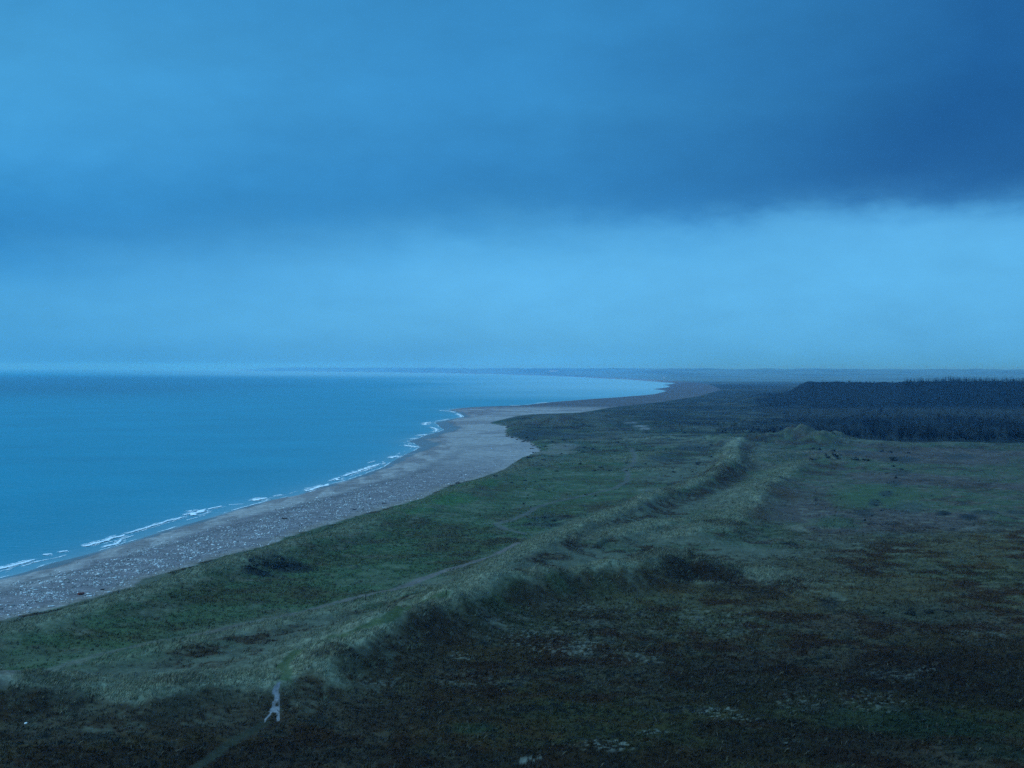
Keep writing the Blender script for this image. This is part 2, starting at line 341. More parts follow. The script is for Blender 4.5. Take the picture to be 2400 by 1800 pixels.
    # paths
    for key, (L, hw) in PATHS.items():
        d, _, _ = near_line(P, L)
        k = sstep(hw*1.5, hw*.7, d + .5*n3)
        pc = {'track': (.125,.104,.095), 'winding': (.086,.084,.07), 'foot': (.026,.028,.017), 'upper': (.045,.066,.024)}[key]
        kk = .85 if key != 'track' else .85*(.42+.58*sstep(-60, -5, x))
        col = mix(col, pc, k*kk)
    sc = inside(P, SCAR) & ~inside(P, HOLE)
    col[sc] = c(.18,.17,.175)*(1+.45*n3[sc, None])
    T['scar'] = sc
    # beach
    b = sstep(.8, -.8, w+1.3*n2+.6*n3)
    dry = c(.29,.262,.245); shg = c(.148,.128,.130); wet = c(.060,.058,.056)
    width = np.maximum(s-w, 6); q = np.clip(s/width, 0, 1)
    bc = mix(np.tile(dry, (n, 1)), shg, .85*sstep(.30, .45, q+.18*n1)*sstep(1.02, .9, q)*sstep(760, 520, r))
    bc = mix(bc, c(.11,.10,.10), .6*sstep(.09, .02, np.abs(q-.42-.1*n1))*sstep(900, 500, r))
    bc = mix(bc, c(.17,.14,.112), .75*sstep(.86, .97, q)*sstep(700, 450, r)*f1(n2+.3, .2))
    strk = fbm(x+.15*y, y*.18, 9, 4, 161)
    bc = mix(bc, shg*.8, .55*f1(strk-.05, .14)*sstep(.4, .25, q))
    bank = sstep(600, 900, r)
    bc = mix(bc, shg*1.0, bank*.6*f1(n4*1.2+.5*n1-.12, .2))
    wband = 2.0 + 4.0*np.clip(n1+.35, 0, 1) + 9*bank*sstep(1500, 900, r)
    wm = sstep(wband*1.25, wband*.8, s + 1.5*n2)
    bc = mix(bc, wet, wm*np.clip(.45+.5*f1(n1+.15, .15)+.6*bank, 0, .92))
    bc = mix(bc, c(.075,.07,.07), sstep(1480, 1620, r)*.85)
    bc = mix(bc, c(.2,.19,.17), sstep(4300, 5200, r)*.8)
    bc = bc*(1+.25*n3+.15*n2)[:, None]
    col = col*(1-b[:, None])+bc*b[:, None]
    T['wet'] = wm*b
    return np.clip(col, .004, .8)

# ------------------------------------------------------------------ materials
def new_mat(name):
    m = bpy.data.materials.new(name); m.use_nodes = True
    nt = m.node_tree; nt.nodes.clear()
    o = nt.nodes.new('ShaderNodeOutputMaterial'); b = nt.nodes.new('ShaderNodeBsdfPrincipled')
    nt.links.new(b.outputs[0], o.inputs[0])
    return m, nt, b
def nd(nt, t, **kw):
    n = nt.nodes.new(t)
    for k, v in kw.items():
        if k.startswith('_'): setattr(n, k[1:], v)
        else: n.inputs[int(k[1:]) if k[0] == 'i' and k[1:].isdigit() else k].default_value = v
    return n
def noise_node(nt, scale, detail=4, rough=.55, coord='Object', vec=None):
    n = nd(nt, 'ShaderNodeTexNoise', Scale=scale, Detail=detail, Roughness=rough)
    if vec is None:
        tc = nt.nodes.new('ShaderNodeTexCoord'); vec = tc.outputs[coord]
    nt.links.new(vec, n.inputs['Vector']); return n.outputs['Fac']
def maprange(nt, val, a, b, c, d):
    n = nd(nt, 'ShaderNodeMapRange', i1=a, i2=b, i3=c, i4=d); nt.links.new(val, n.inputs[0]); return n.outputs[0]
def mathn(nt, op, a, b=None):
    n = nt.nodes.new('ShaderNodeMath'); n.operation = op
    for i, v in enumerate((a, b)):
        if v is None: continue
        if isinstance(v, (int, float)): n.inputs[i].default_value = v
        else: nt.links.new(v, n.inputs[i])
    return n.outputs[0]
def scale_col(nt, col, fac):
    n = nt.nodes.new('ShaderNodeVectorMath'); n.operation = 'SCALE'
    nt.links.new(col, n.inputs[0])
    if isinstance(fac, (int, float)): n.inputs['Scale'].default_value = fac
    else: nt.links.new(fac, n.inputs['Scale'])
    return n.outputs[0]

def ground_mat():
    m, nt, b = new_mat('ground_cover')
    at_ = nd(nt, 'ShaderNodeAttribute', _attribute_name='cover'); wt = nd(nt, 'ShaderNodeAttribute', _attribute_name='wet')
    a = maprange(nt, noise_node(nt, 1.3, 6, .65), .25, .75, .55, 1.45)
    c = maprange(nt, noise_node(nt, .22, 3), .3, .7, .8, 1.2)
    f = mathn(nt, 'MULTIPLY', a, c)
    nt.links.new(scale_col(nt, at_.outputs['Color'], f), b.inputs['Base Color'])
    nt.links.new(maprange(nt, wt.outputs['Fac'], 0, 1, .95, .38), b.inputs['Roughness'])
    nt.links.new(maprange(nt, wt.outputs['Fac'], 0, 1, .06, .4), b.inputs['Specular IOR Level'])
    bp = nd(nt, 'ShaderNodeBump', Strength=.7, Distance=.25)
    nt.links.new(noise_node(nt, 1.7, 5, .6), bp.inputs['Height']); nt.links.new(bp.outputs[0], b.inputs['Normal'])
    return m

def attr_mat(name, lo=.7, hi=1.3, sc=4.0, rough=.85, spec=.15):
    m, nt, b = new_mat(name)
    at_ = nd(nt, 'ShaderNodeAttribute', _attribute_name='cover')
    nt.links.new(scale_col(nt, at_.outputs['Color'], maprange(nt, noise_node(nt, sc, 2), .3, .7, lo, hi)), b.inputs['Base Color'])
    b.inputs['Roughness'].default_value = rough; b.inputs['Specular IOR Level'].default_value = spec
    return m

def plain_mat(name, col, var=.25, sc=6.0, rough=.8, spec=.2, bump=0.0):
    m, nt, b = new_mat(name)
    rgb = nd(nt, 'ShaderNodeRGB'); rgb.outputs[0].default_value = (*col, 1)
    nt.links.new(scale_col(nt, rgb.outputs[0], maprange(nt, noise_node(nt, sc, 4), .3, .7, 1-var, 1+var)), b.inputs['Base Color'])
    b.inputs['Roughness'].default_value = rough; b.inputs['Specular IOR Level'].default_value = spec
    if bump:
        bp = nd(nt, 'ShaderNodeBump', Strength=.6, Distance=bump)
        nt.links.new(noise_node(nt, sc*1.7, 4), bp.inputs['Height']); nt.links.new(bp.outputs[0], b.inputs['Normal'])
    return m

def water_mat():
    m, nt, b = new_mat('sea_water')
    sh = nd(nt, 'ShaderNodeAttribute', _attribute_name='shallow')
    tc = nt.nodes.new('ShaderNodeTexCoord')
    mp = nd(nt, 'ShaderNodeMapping', Scale=(1, 1, 1)); nt.links.new(tc.outputs['Object'], mp.inputs[0])
    deep = nd(nt, 'ShaderNodeRGB'); deep.outputs[0].default_value = (.003, .20, .28, 1)
    shal = nd(nt, 'ShaderNodeRGB'); shal.outputs[0].default_value = (.16, .27, .30, 1)
    mx = nd(nt, 'ShaderNodeMix', _data_type='RGBA')
    nt.links.new(sh.outputs['Fac'], mx.inputs['Factor']); nt.links.new(deep.outputs[0], mx.inputs['A']); nt.links.new(shal.outputs[0], mx.inputs['B'])
    sheen_col = nd(nt, 'ShaderNodeRGB'); sheen_col.outputs[0].default_value = (.42, .70, .77, 1)  # pale base colour that paints the sky's sheen onto the far water
    mx2 = nd(nt, 'ShaderNodeMix', _data_type='RGBA'); nt.links.new(nd(nt, 'ShaderNodeAttribute', _attribute_name='painted_sheen').outputs['Fac'], mx2.inputs['Factor'])
    nt.links.new(mx.outputs['Result'], mx2.inputs['A']); nt.links.new(sheen_col.outputs[0], mx2.inputs['B']); mx = mx2
    v = maprange(nt, noise_node(nt, .012, 3, vec=mp.outputs[0]), .3, .7, .9, 1.1)
    v = mathn(nt, 'MULTIPLY', v, maprange(nt, nd(nt, 'ShaderNodeAttribute', _attribute_name='deep').outputs['Fac'], 0, 1, 1, .5))
    df = nt.nodes.new('ShaderNodeBsdfDiffuse'); gl = nd(nt, 'ShaderNodeBsdfGlossy', Roughness=.16)
    nt.links.new(scale_col(nt, mx.outputs['Result'], v), df.inputs['Color']); nt.nodes.remove(b)
    ruf_ = nd(nt, 'ShaderNodeAttribute', _attribute_name='ruffle').outputs['Fac']
    h1 = noise_node(nt, .5, 3, vec=mp.outputs[0]); h2 = noise_node(nt, .1, 2, vec=mp.outputs[0])
    bp = nd(nt, 'ShaderNodeBump', Distance=.7)
    nt.links.new(maprange(nt, ruf_, 0, 1, .3, .9), bp.inputs['Strength'])
    nt.links.new(mathn(nt, 'ADD', h1, mathn(nt, 'MULTIPLY', h2, .8)), bp.inputs['Height']); nt.links.new(bp.outputs[0], gl.inputs['Normal'])
    # the facets of a ruffled sea lean towards the viewer and mirror less than a still one
    fr = nd(nt, 'ShaderNodeFresnel', IOR=1.33)
    fac = mathn(nt, 'MULTIPLY', fr.outputs[0], maprange(nt, ruf_, 0, 1, .8, .34))
    ms = nt.nodes.new('ShaderNodeMixShader'); nt.links.new(fac, ms.inputs[0]); nt.links.new(df.outputs[0], ms.inputs[1]); nt.links.new(gl.outputs[0], ms.inputs[2])
    nt.links.new(ms.outputs[0], nt.nodes['Material Output'].inputs[0])
    return m

M_GROUND = ground_mat()
M_WATER = water_mat()
M_GRASS = attr_mat('grass_blades', .8, 1.25, 1.5)
M_LEAF = attr_mat('twigs_and_leaves', .7, 1.3, .6)
M_STONE = attr_mat('beach_stone', .8, 1.2, 3.0, .8, .2)
def foam_mat():
    m, nt, b = new_mat('sea_foam')
    b.inputs['Base Color'].default_value = (.80, .83, .84, 1); b.inputs['Roughness'].default_value = .8
    bd = nd(nt, 'ShaderNodeAttribute', _attribute_name='body').outputs['Fac']
    v = mathn(nt, 'ADD', mathn(nt, 'MULTIPLY', bd, 1.5), mathn(nt, 'MULTIPLY', mathn(nt, 'SUBTRACT', noise_node(nt, 1.1, 5, .65), .5), 2.2))
    nt.links.new(maprange(nt, v, .25, .75, 0, 1), b.inputs['Alpha']); return m
M_FOAM = foam_mat()
M_BARK = plain_mat('bark', (.05, .043, .036), .35, 5, .9, .1, .02)
M_WOOD = plain_mat('weathered_wood', (.060, .045, .036), .35, 8, .85, .15, .01)
M_REDWOOD = plain_mat('rusty_red_wood', (.15, .045, .032), .3, 7, .8, .2, .01)
M_POST = plain_mat('dark_post_wood', (.016, .014, .013), .3, 12, .85, .1, .005)
M_WHITE = plain_mat('white_plastic', (.78, .78, .76), .06, 5, .5, .4)
M_TURF = attr_mat('turf', .7, 1.3, 2.0)
M_WALL = plain_mat('pale_render', (.7, .69, .66), .06, .2, .8)
M_ROOF = plain_mat('dark_roof', (.08, .06, .055), .15, .5, .8)

# ------------------------------------------------------------------ ground sheet
th = np.concatenate([np.linspace(-180, -60, 25)[:-1], np.linspace(-60, -30, 20)[:-1], np.linspace(-30, -22.5, 30)[:-1],
                     np.linspace(-22.5, 22.5, 1050), np.linspace(22.5, 30, 30)[1:], np.linspace(30, 60, 20)[1:], np.linspace(60, 180, 25)[1:]])
rr = [1.0]
while rr[-1] < 26000:
    q = rr[-1]
    if q < 100: d = 4.0
    elif q < 150: d = 1.0
    else: d = .36*(q/160)**1.42 if q < 700 else min(.36*(700/160)**1.42*(q/700)**1.75, 400)
    rr.append(q+d)
rr = np.array(rr); NT, NR = len(th), len(rr)
TH, RR = np.meshgrid(np.radians(th), rr)
GX = RR*np.sin(TH); GY = RR*np.cos(TH)
GP = np.stack([GX.ravel(), GY.ravel()], 1)
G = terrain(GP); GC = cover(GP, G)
GV = np.column_stack([GP, G['z']])
idx = np.arange(NT*NR).reshape(NR, NT)
QUADS = np.stack([idx[:-1, :-1], idx[:-1, 1:], idx[1:, 1:], idx[1:, :-1]], -1).reshape(-1, 4)
print('grid', NT, NR, len(QUADS))
qs = G['s'][QUADS].max(1); qw = G['w'][QUADS[:, 0]]; qr = G['r'][QUADS[:, 0]]
keep = qs > -60
cls = np.where(qr > 2600, 3, np.where(qw < 0, 1, 0))
PCEN = GP[QUADS].mean(1)
pcls = np.zeros(len(QUADS), int)
near = (qr < 1500) & (cls == 0)
for i, (key, (L, hw)) in enumerate(PATHS.items()):
    ii = np.where(near)[0]; d, _, _ = near_line(PCEN[ii], L); pcls[ii[d < hw]] = i+1
pcls[near & inside(PCEN, SCAR) & ~inside(PCEN, HOLE)] = 5
def sub(name, sel, **kw):
    q = QUADS[sel & keep]
    if len(q) == 0: return None
    u, inv = np.unique(q, return_inverse=True)
    return tag(mesh_obj(name, GV[u], inv.reshape(-1, 4), M_GROUND, smooth=True, colors=GC[u], extra={'wet': G['wet'][u]}), kind='structure', **kw)
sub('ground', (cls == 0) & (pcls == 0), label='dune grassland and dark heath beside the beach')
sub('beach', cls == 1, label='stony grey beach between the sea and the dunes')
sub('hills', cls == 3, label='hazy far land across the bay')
for i, lb in ((1, 'grey gravel track along the green dune slack'), (2, 'winding pale track through the far dune slack'), (3, 'trodden grass footpath in the near heath'),
              (4, 'narrow green footpath along the dune crest'), (5, 'bare pale sand scar where the footpath climbs the dune')):
    sub('path' if i < 5 else 'sand', pcls == i, label=lb)

GZ = G['z'].reshape(NR, NT); THR = np.radians(th)
def lookup(F, P):
    """a field of the built ground sheet (NR, NT) or (NR, NT, k), bilinear between its vertices"""
    P = np.asarray(P, float); r_ = np.clip(np.hypot(P[:, 0], P[:, 1]), rr[0], rr[-2]); t_ = np.arctan2(P[:, 0], P[:, 1])
    i = np.clip(np.searchsorted(rr, r_)-1, 0, NR-2); j = np.clip(np.searchsorted(THR, t_)-1, 0, NT-2)
    a = (r_-rr[i])/(rr[i+1]-rr[i]); b = (t_-THR[j])/(THR[j+1]-THR[j])
    if F.ndim == 3: a = a[:, None]; b = b[:, None]
    return (F[i, j]*(1-b)+F[i, j+1]*b)*(1-a) + (F[i+1, j]*(1-b)+F[i+1, j+1]*b)*a
def ground_many(P): return lookup(GZ, P)
GW, GS, GM, GCC = G['w'].reshape(NR, NT), G['s'].reshape(NR, NT), G['marram'].reshape(NR, NT), GC.reshape(NR, NT, 3)
GBARE = np.zeros(NR*NT)
GBARE[QUADS[pcls > 0].ravel()] = 1; GBARE = GBARE.reshape(NR, NT)
def ground(x, y): return float(ground_many([[x, y]])[0])
def hit(u, v):
    d = ray(u, v); t = np.geomspace(140, 9000, 900)/d[1]
    P = np.outer(t, d) + np.array([0, 0, CAM_Z]); g = ground_many(P[:, :2])
    k = np.argmax(P[:, 2] < g)
    if P[k, 2] >= g[k] or k == 0: return at(u, v, 3.5)
    t2 = np.linspace(t[k-1], t[k], 40); P = np.outer(t2, d) + np.array([0, 0, CAM_Z]); g = ground_many(P[:, :2])
    k = np.argmax(P[:, 2] < g); return np.array([P[k, 0], P[k, 1], g[k]])

# ------------------------------------------------------------------ sea
sth = np.concatenate([np.linspace(-180, -40, 36)[:-1], np.linspace(-40, 26, 400), np.linspace(26, 180, 30)[1:]])
srr = np.concatenate([np.linspace(2, 200, 12)[:-1], np.geomspace(200, 26000, 420)])
T2, R2 = np.meshgrid(np.radians(sth), srr); SP = np.stack([(R2*np.sin(T2)).ravel(), (R2*np.cos(T2)).ravel()], 1)
sd = sdist(SP, SHORE)
i2 = np.arange(len(SP)).reshape(len(srr), len(sth))
SQ = np.stack([i2[:-1, :-1], i2[:-1, 1:], i2[1:, 1:], i2[1:, :-1]], -1).reshape(-1, 4)
SQ = SQ[sd[SQ].min(1) < 25]
u_, inv = np.unique(SQ, return_inverse=True)
SZ = .05*fbm(SP[:, 0], SP[:, 1], 14, 2, 201)*np.clip(-sd/30, 0, 1)
shal = np.clip(np.exp(np.minimum(sd, 0)/7.0)*.75 + .14*np.exp(np.minimum(sd, 0)/45.0), 0, 1)
rn = fbm(SP[:, 0], SP[:, 1], 900, 3, 205); R_ = np.hypot(SP[:, 0], SP[:, 1]); A_ = np.degrees(np.arctan2(SP[:, 0], SP[:, 1]))
bay = np.maximum(sstep(-6, 6, A_+2*rn)*sstep(1500, 3600, R_+300*rn), .6*sstep(-19, -7, A_)*sstep(5200, 10000, R_+600*rn))  # far bay and strip below the horizon that get the painted sheen
dim = sstep(-4, -17, A_+3*rn)*sstep(1500, 3000, R_)*sstep(9500, 5200, R_+500*rn)
still = np.maximum(.75*sstep(6500, 15000, R_+700*rn+300*(A_+20)), sstep(-7, 4, A_+2*rn)*sstep(1700, 3300, R_+300*rn))
ruf = np.clip(.95 - .92*still - .12*sstep(-22, 0, A_), 0, 1)
tag(mesh_obj('water', np.column_stack([SP, SZ])[u_], inv.reshape(-1, 4), M_WATER, smooth=True, extra={'shallow': shal[u_], 'ruffle': ruf[u_], 'painted_sheen': bay[u_], 'deep': dim[u_]}), label='calm blue sea beside the beach', kind='structure')

# surf: small breakers and swash edges
FOAM = [([(-120,1366),(-40,1343),(0,1333),(41,1322),(88,1310)],1.3),([(100,1301),(125,1299)],.9),([(137,1295),(158,1290)],.8),([(201,1281),(223,1271)],1.3),
 ([(223,1275),(254,1267),(287,1253)],1.5),([(238,1284),(275,1274),(287,1264)],.9),([(287,1253),(324,1243),(361,1232),(398,1220),(443,1209)],.95),([(443,1209),(460,1203),(475,1196),(484,1194)],2.2),([(484,1194),(523,1186)],.9),
 ([(533,1183),(574,1181)],.4),([(592,1174),(612,1168),(628,1167)],2.6),([(640,1163),(664,1159)],.6),([(719,1152),(746,1141),(777,1134)],1.9),([(724,1153),(744,1149)],.7),
 ([(788,1126),(795,1119)],1.5),([(801,1118),(832,1107),(873,1093),(895,1086)],1.5),([(895,1086),(905,1086)],3.6),([(850,1105),(873,1097)],.7),([(915,1074),(931,1069),(938,1071)],2.2),
 ([(946,1043),(965,1046),(982,1049)],1.9),([(960,1028.5),(981,1027)],2.0),([(983,1021),(1000,1018)],2.4),([(1006,1000.5),(1021,1004.6),(1024,1009),(1013,1013)],1.5),
 ([(1000,996.5),(996,994),(998,991),(1010,989)],2.2),([(1021,987.5),(1038,985),(1054,982)],1.3),([(1070,969),(1081,975),(1081,977),(1073,978)],1.7),([(1027,962),(1057,964),(1066,967)],1.3),
 ([(1195,950),(1230,950.5)],1.8),([(1255,945.5),(1284,942.8)],2.2),([(958,1040),(966,1041)],.6),([(862,1085),(880,1080)],.5),([(770,1128),(784,1124)],.5)]
FV, FF, FE = [], [], []
def foam_strip(P, wd, seed, off=0.0, hz=1.0, taper=True, gate=None, dens=1.0):
    seg = np.hypot(*np.diff(P, axis=0).T); cum = np.r_[0, np.cumsum(seg)]
    n = int(max(8, cum[-1]/.7)); q = np.linspace(0, cum[-1], n)
    X = np.interp(q, cum, P[:, 0]); Y = np.interp(q, cum, P[:, 1])
    dx, dy = np.gradient(X), np.gradient(Y); l = np.hypot(dx, dy)+1e-6; nx, ny = dy/l, -dx/l
    env = np.clip(np.minimum(q, cum[-1]-q)/(.16*cum[-1]+.01), 0, 1)**.6 if taper else np.ones(n)
    wv = wd*env*(.75+.9*np.abs(noise(q/2.6, q*0+seed*7.3, 211)))*(.8+.8*np.abs(noise(q/9, q*0+seed, 212)))
    if gate is not None: wv = wv*sstep(gate-.12, gate+.15, fbm(q, q*0+seed*3.1, 16, 3, 215))
    jig = .6*wd*noise(q/6, q*0+3.7*seed, 213) + off
    b0 = len(FV); ks = ((-1, 0.0), (-.6, .10), (-.15, .24), (.4, .16), (.75, .06), (1, .01))
    for i in range(n):
        for k, zz in ks:
            o = k*wv[i]*.5 + jig[i]
            FV.append((X[i]+nx[i]*o, Y[i]+ny[i]*o, .07 + hz*zz*min(1, wv[i]))); FE.append(dens*(1-abs(k))*min(1, 1.2*env[i]+.15) if wv[i] > .03 else 0)
    for i in range(n-1):
        if wv[i] < .03 and wv[i+1] < .03: continue
        for k in range(5):
            p_ = b0+i*6+k; FF.append((p_, p_+1, p_+7, p_+6))
for j_, (L, wd) in enumerate(FOAM):
    P = pts(L, .1)
    foam_strip(P, 1.55*wd, j_+1.0)
    foam_strip(P, 2.2*wd, j_+31.0, -.9*wd, .3, dens=.42)
    foam_strip(P, 1.8*wd, j_+61.0, 1.2*wd, .1, dens=.36)
SH = pts(SHORE_PX[:44], .05)
foam_strip(SH, 1.3, 91.0, -.6, .15, False, .02, .6); foam_strip(SH, 1.3, 95.0, -4.5, .2, False, .22, .55)
tag(mesh_obj('sea_foam', np.array(FV), np.array(FF), M_FOAM, smooth=True, extra={'body': np.array(FE)}), 'white foam of small waves breaking along the beach', 'foam', kind='stuff')

# ------------------------------------------------------------------ vegetation as stuff: blades
def blades(name, P, Z, nb, hgt, wid, lean, colr, mat, label, cat):
    n = len(P); N = n*nb
    X = np.repeat(P[:, 0], nb) + rng.normal(0, .16, N); Y = np.repeat(P[:, 1], nb) + rng.normal(0, .16, N)
    Zr = np.repeat(Z, nb) - .05
    H = np.repeat(hgt, nb)*rng.uniform(.6, 1.15, N); a = rng.uniform(0, 2*math.pi, N); W = wid*rng.uniform(.6, 1.3, N)
    la = rng.uniform(0, 2*math.pi, N); ll = lean*H*rng.uniform(.2, 1, N)
    lx = np.cos(la)*ll + .25*H; ly = np.sin(la)*ll
    V = np.empty((N, 4, 3), np.float32)
    V[:, 0] = np.column_stack([X-np.cos(a)*W/2, Y-np.sin(a)*W/2, Zr]); V[:, 1] = np.column_stack([X+np.cos(a)*W/2, Y+np.sin(a)*W/2, Zr])
    V[:, 2] = np.column_stack([X+lx*.45+np.cos(a)*W*.35, Y+ly*.45+np.sin(a)*W*.35, Zr+H*.62]); V[:, 3] = np.column_stack([X+lx, Y+ly, Zr+H*.92])
    b = np.arange(N)*4
    F = np.concatenate([np.stack([b, b+1, b+2], 1), np.stack([b, b+2, b+3], 1)])
    C = np.repeat(np.repeat(colr, nb, 0), 4, 0)
    return tag(mesh_obj(name, V.reshape(-1, 3), F, mat, colors=C), label, cat, kind='stuff')

def scatter(n, r0, r1, half=23.5):
    r_ = np.sqrt(rng.uniform(r0*r0, r1*r1, n)); t = np.radians(rng.uniform(-half, half, n))
    return np.column_stack([r_*np.sin(t), r_*np.cos(t)])

P = scatter(1500000, 140, 700)
w_, m_, r_ = lookup(GW, P), lookup(GM, P), np.hypot(P[:, 0], P[:, 1])
k0 = (w_ > .3) & (lookup(GBARE, P) < .3); P, w_, m_, r_ = P[k0], w_[k0], m_[k0], r_[k0]
pr = np.clip(m_*1.1-.05+.5*fbm(P[:, 0], P[:, 1], 5, 3, 111), 0, 1)*(m_ > .03)*np.clip(330/r_, .3, 1)*.85
k = rng.uniform(size=len(P)) < pr
P, Z = P[k], ground_many(P[k]); n = len(P); print('marram tufts', n)
va = rng.uniform(.6, 1.5, (n, 1)); cc = np.array([.18, .185, .115])*va*rng.uniform(.9, 1.1, (n, 3))
cc = .6*cc + .4*lookup(GCC, P)*1.3
blades('marram_grass', P, Z, 6, rng.uniform(.3, .75, n), .055, .6, cc, M_GRASS, 'pale tufts of dune grass covering the dune crests', 'grass')

P = scatter(520000, 140, 480)
w_, r_ = lookup(GW, P), np.hypot(P[:, 0], P[:, 1])
k0 = (w_ > 1) & (lookup(GBARE, P) < .3); P, w_, r_ = P[k0], w_[k0], r_[k0]
C = lookup(GCC, P); lum = C.mean(1)
k = rng.uniform(size=len(P)) < np.clip(1.15-lum/.06, 0, 1)*sstep(480, 260, r_)
P, C = P[k], C[k]; Z = ground_many(P); n = len(P); print('heather tufts', n)
cc = C*rng.uniform(.4, 1.5, (n, 1))*rng.uniform(.9, 1.12, (n, 3)); st_ = rng.uniform(size=n) < .015+.03*(fbm(P[:, 0], P[:, 1], 14, 2, 311) > .15); cc[st_] = np.array([.07,.062,.04])*rng.uniform(.5, 1.3, (st_.sum(), 1))
blades('heather', P, Z, 5, np.where(st_, .3, 0)+rng.uniform(.15, .45, n), .10, 1.0, cc, M_GRASS, 'low dark heather and grass covering the near heath', 'heather')

# ------------------------------------------------------------------ shingle
def rock(seed, sub=1):
    import bmesh
    bm = bmesh.new(); bmesh.ops.create_icosphere(bm, subdivisions=sub, radius=.5)
    rs = np.random.default_rng(seed)
    s = np.array([rs.uniform(.85, 1.2), rs.uniform(.65, .95), rs.uniform(.42, .65)])
    k = rs.normal(0, 1, (3, 3))
    for v in bm.verts:
        c = np.array(v.co); c = c*(1+.16*math.sin(c@k[0]*3)+.12*math.sin(c@k[1]*4+1)); v.co = c*s
    V = np.array([v.co[:] for v in bm.verts]); F = np.array([[x.index for x in f.verts] for f in bm.faces]); bm.free()
    return V, F
RK = [rock(i) for i in range(6)]
P = scatter(2600000, 235, 900); P = P[(P[:, 0] < 40)]
s_, w_ = lookup(GS, P), lookup(GW, P); k = (s_ > 2) & (w_ < -.2); P, s_, w_ = P[k], s_[k], w_[k]; rd = np.hypot(P[:, 0], P[:, 1])
x, y = P[:, 0], P[:, 1]; q = s_/np.maximum(s_-w_, 6)
dn = sstep(.22, .5, q + .12*fbm(x, y, 12, 3, 401))*sstep(660, 380, rd)*np.clip(.5+1.6*fbm(x, y, 6, 3, 402), .05, 1)
dn = dn*np.where(q > .86, .5, 1)*(.42+.25*sstep(380, 280, rd))
k = rng.uniform(size=len(P)) < dn
P, rd = P[k], rd[k]; Z = ground_many(P); n = len(P)
siz = np.clip(.19*np.exp(rng.normal(0, .5, n)), .09, .8)
lumr = np.where(rng.uniform(size=n) < .62, rng.uniform(.42, .72, n), rng.uniform(.10, .28, n))
order = np.argsort(-siz/rd*np.where(lumr > .3, 1, .6)); big = order[:240]; rest = order[240:]
print('stones', n)
VV, FF2, CC2 = [], [], []; off = 0
for t in range(6):
    sel = rest[t::6]; V0, F0 = RK[t]; m = len(sel)
    a = rng.uniform(0, 6.283, m); ca, sa = np.cos(a)[:, None], np.sin(a)[:, None]; ss = siz[sel][:, None]
    VX = (V0[:, 0]*ca - V0[:, 1]*sa)*ss + P[sel, 0][:, None]; VY = (V0[:, 0]*sa + V0[:, 1]*ca)*ss + P[sel, 1][:, None]; VZ = V0[:, 2]*ss*1.1 + (Z[sel]+.12*siz[sel])[:, None]
    VV.append(np.stack([VX, VY, VZ], -1).reshape(-1, 3)); FF2.append((F0[None]+(np.arange(m)*len(V0))[:, None, None]+off).reshape(-1, 3)); off += m*len(V0)
    tint = lumr[sel][:, None]*np.array([1.0, .98, .94])*rng.uniform(.94, 1.06, (m, 3)); CC2.append(np.repeat(tint, len(V0), 0))
tag(mesh_obj('shingle', np.vstack(VV), np.vstack(FF2), M_STONE, smooth=True, colors=np.vstack(CC2)), 'small pale stones strewn over the grey beach', 'shingle', kind='stuff')
protos = {}
def rock_mesh(t, l):
    key = (t, round(l*10))
    if key not in protos:
        V, F = rock(20+t, 2); o = mesh_obj('beach_stone', V, F, M_STONE, smooth=True, colors=np.tile(np.array([1, .98, .94])*round(l*10)/10, (len(V), 1)))
        protos[key] = o.data; bpy.data.objects.remove(o)
    return protos[key]
def put_stone(p, size, t, l, rz, name='beach_stone'):
    o = bpy.data.objects.new(name, rock_mesh(t, l)); o.location = p; o.scale = (size,)*3; o.rotation_euler = (0, 0, rz); return link(o)
for j, i in enumerate(big):
    o = put_stone((P[i, 0], P[i, 1], Z[i]+.1*siz[i]), siz[i]*1.15, j % 5, min(max(lumr[i], .2), .6), rng.uniform(0, 6.28))
    tag(o, 'larger stone lying among the shingle of the beach', 'stone', 'larger stones on the beach')

# ------------------------------------------------------------------ things on the beach
def plank(name, u, v, lpx, tilt, thick, mat, label, cat, taper=.8):
    p = hit(u, v); L = lpx*p[1]/FPX; n = 7; V, F = [], []
    for i in range(n):
        t = i/(n-1)-.5; w_ = thick*(1-(1-taper)*(i/(n-1)))*(1+.12*math.sin(i*2.1)); zc = .08*math.sin(i*1.3)*thick
        for k in range(6):
            a = k*math.pi/3; V.append((t*L, w_*math.cos(a)*.9+.1*L*math.sin(3*t)*.2, zc+thick*.8+w_*.75*math.sin(a)))
    for i in range(n-1):
        for k in range(6): F.append((i*6+k, i*6+(k+1) % 6, (i+1)*6+(k+1) % 6, (i+1)*6+k))
    F.append(tuple(range(5, -1, -1))); F.append(tuple(range((n-1)*6, n*6)))
    o = pyd(name, V, F, mat); o.location = (p[0], p[1], p[2]-.03); o.rotation_euler = (0, 0, tilt)
    return tag(o, label, cat)
plank('driftwood', 190, 1394, 16, R(52), .33, M_REDWOOD, 'rusty red beam lying at the inner edge of the beach', 'driftwood')
plank('driftwood', 667, 1217, 14, R(-20), .30, M_WOOD, 'thick dark log alone in the middle of the stony beach', 'driftwood')
plank('driftwood', 831, 1195, 9, R(10), .22, M_WOOD, 'short dark log on the stony beach just before the bright green dune', 'driftwood')
plank('driftwood', 901, 1180, 11, R(8), .20, M_WOOD, 'thin dark log on the beach farthest up from the big log', 'driftwood')
plank('driftwood', 1247, 1052, 10, R(2), .3, M_WOOD, 'dark log in the pocket of sand under the eroded turf edge', 'driftwood')
plank('driftwood', 240, 1383, 9, R(30), .18, M_WOOD, 'brown stick on the beach beside the round white boulder', 'driftwood')
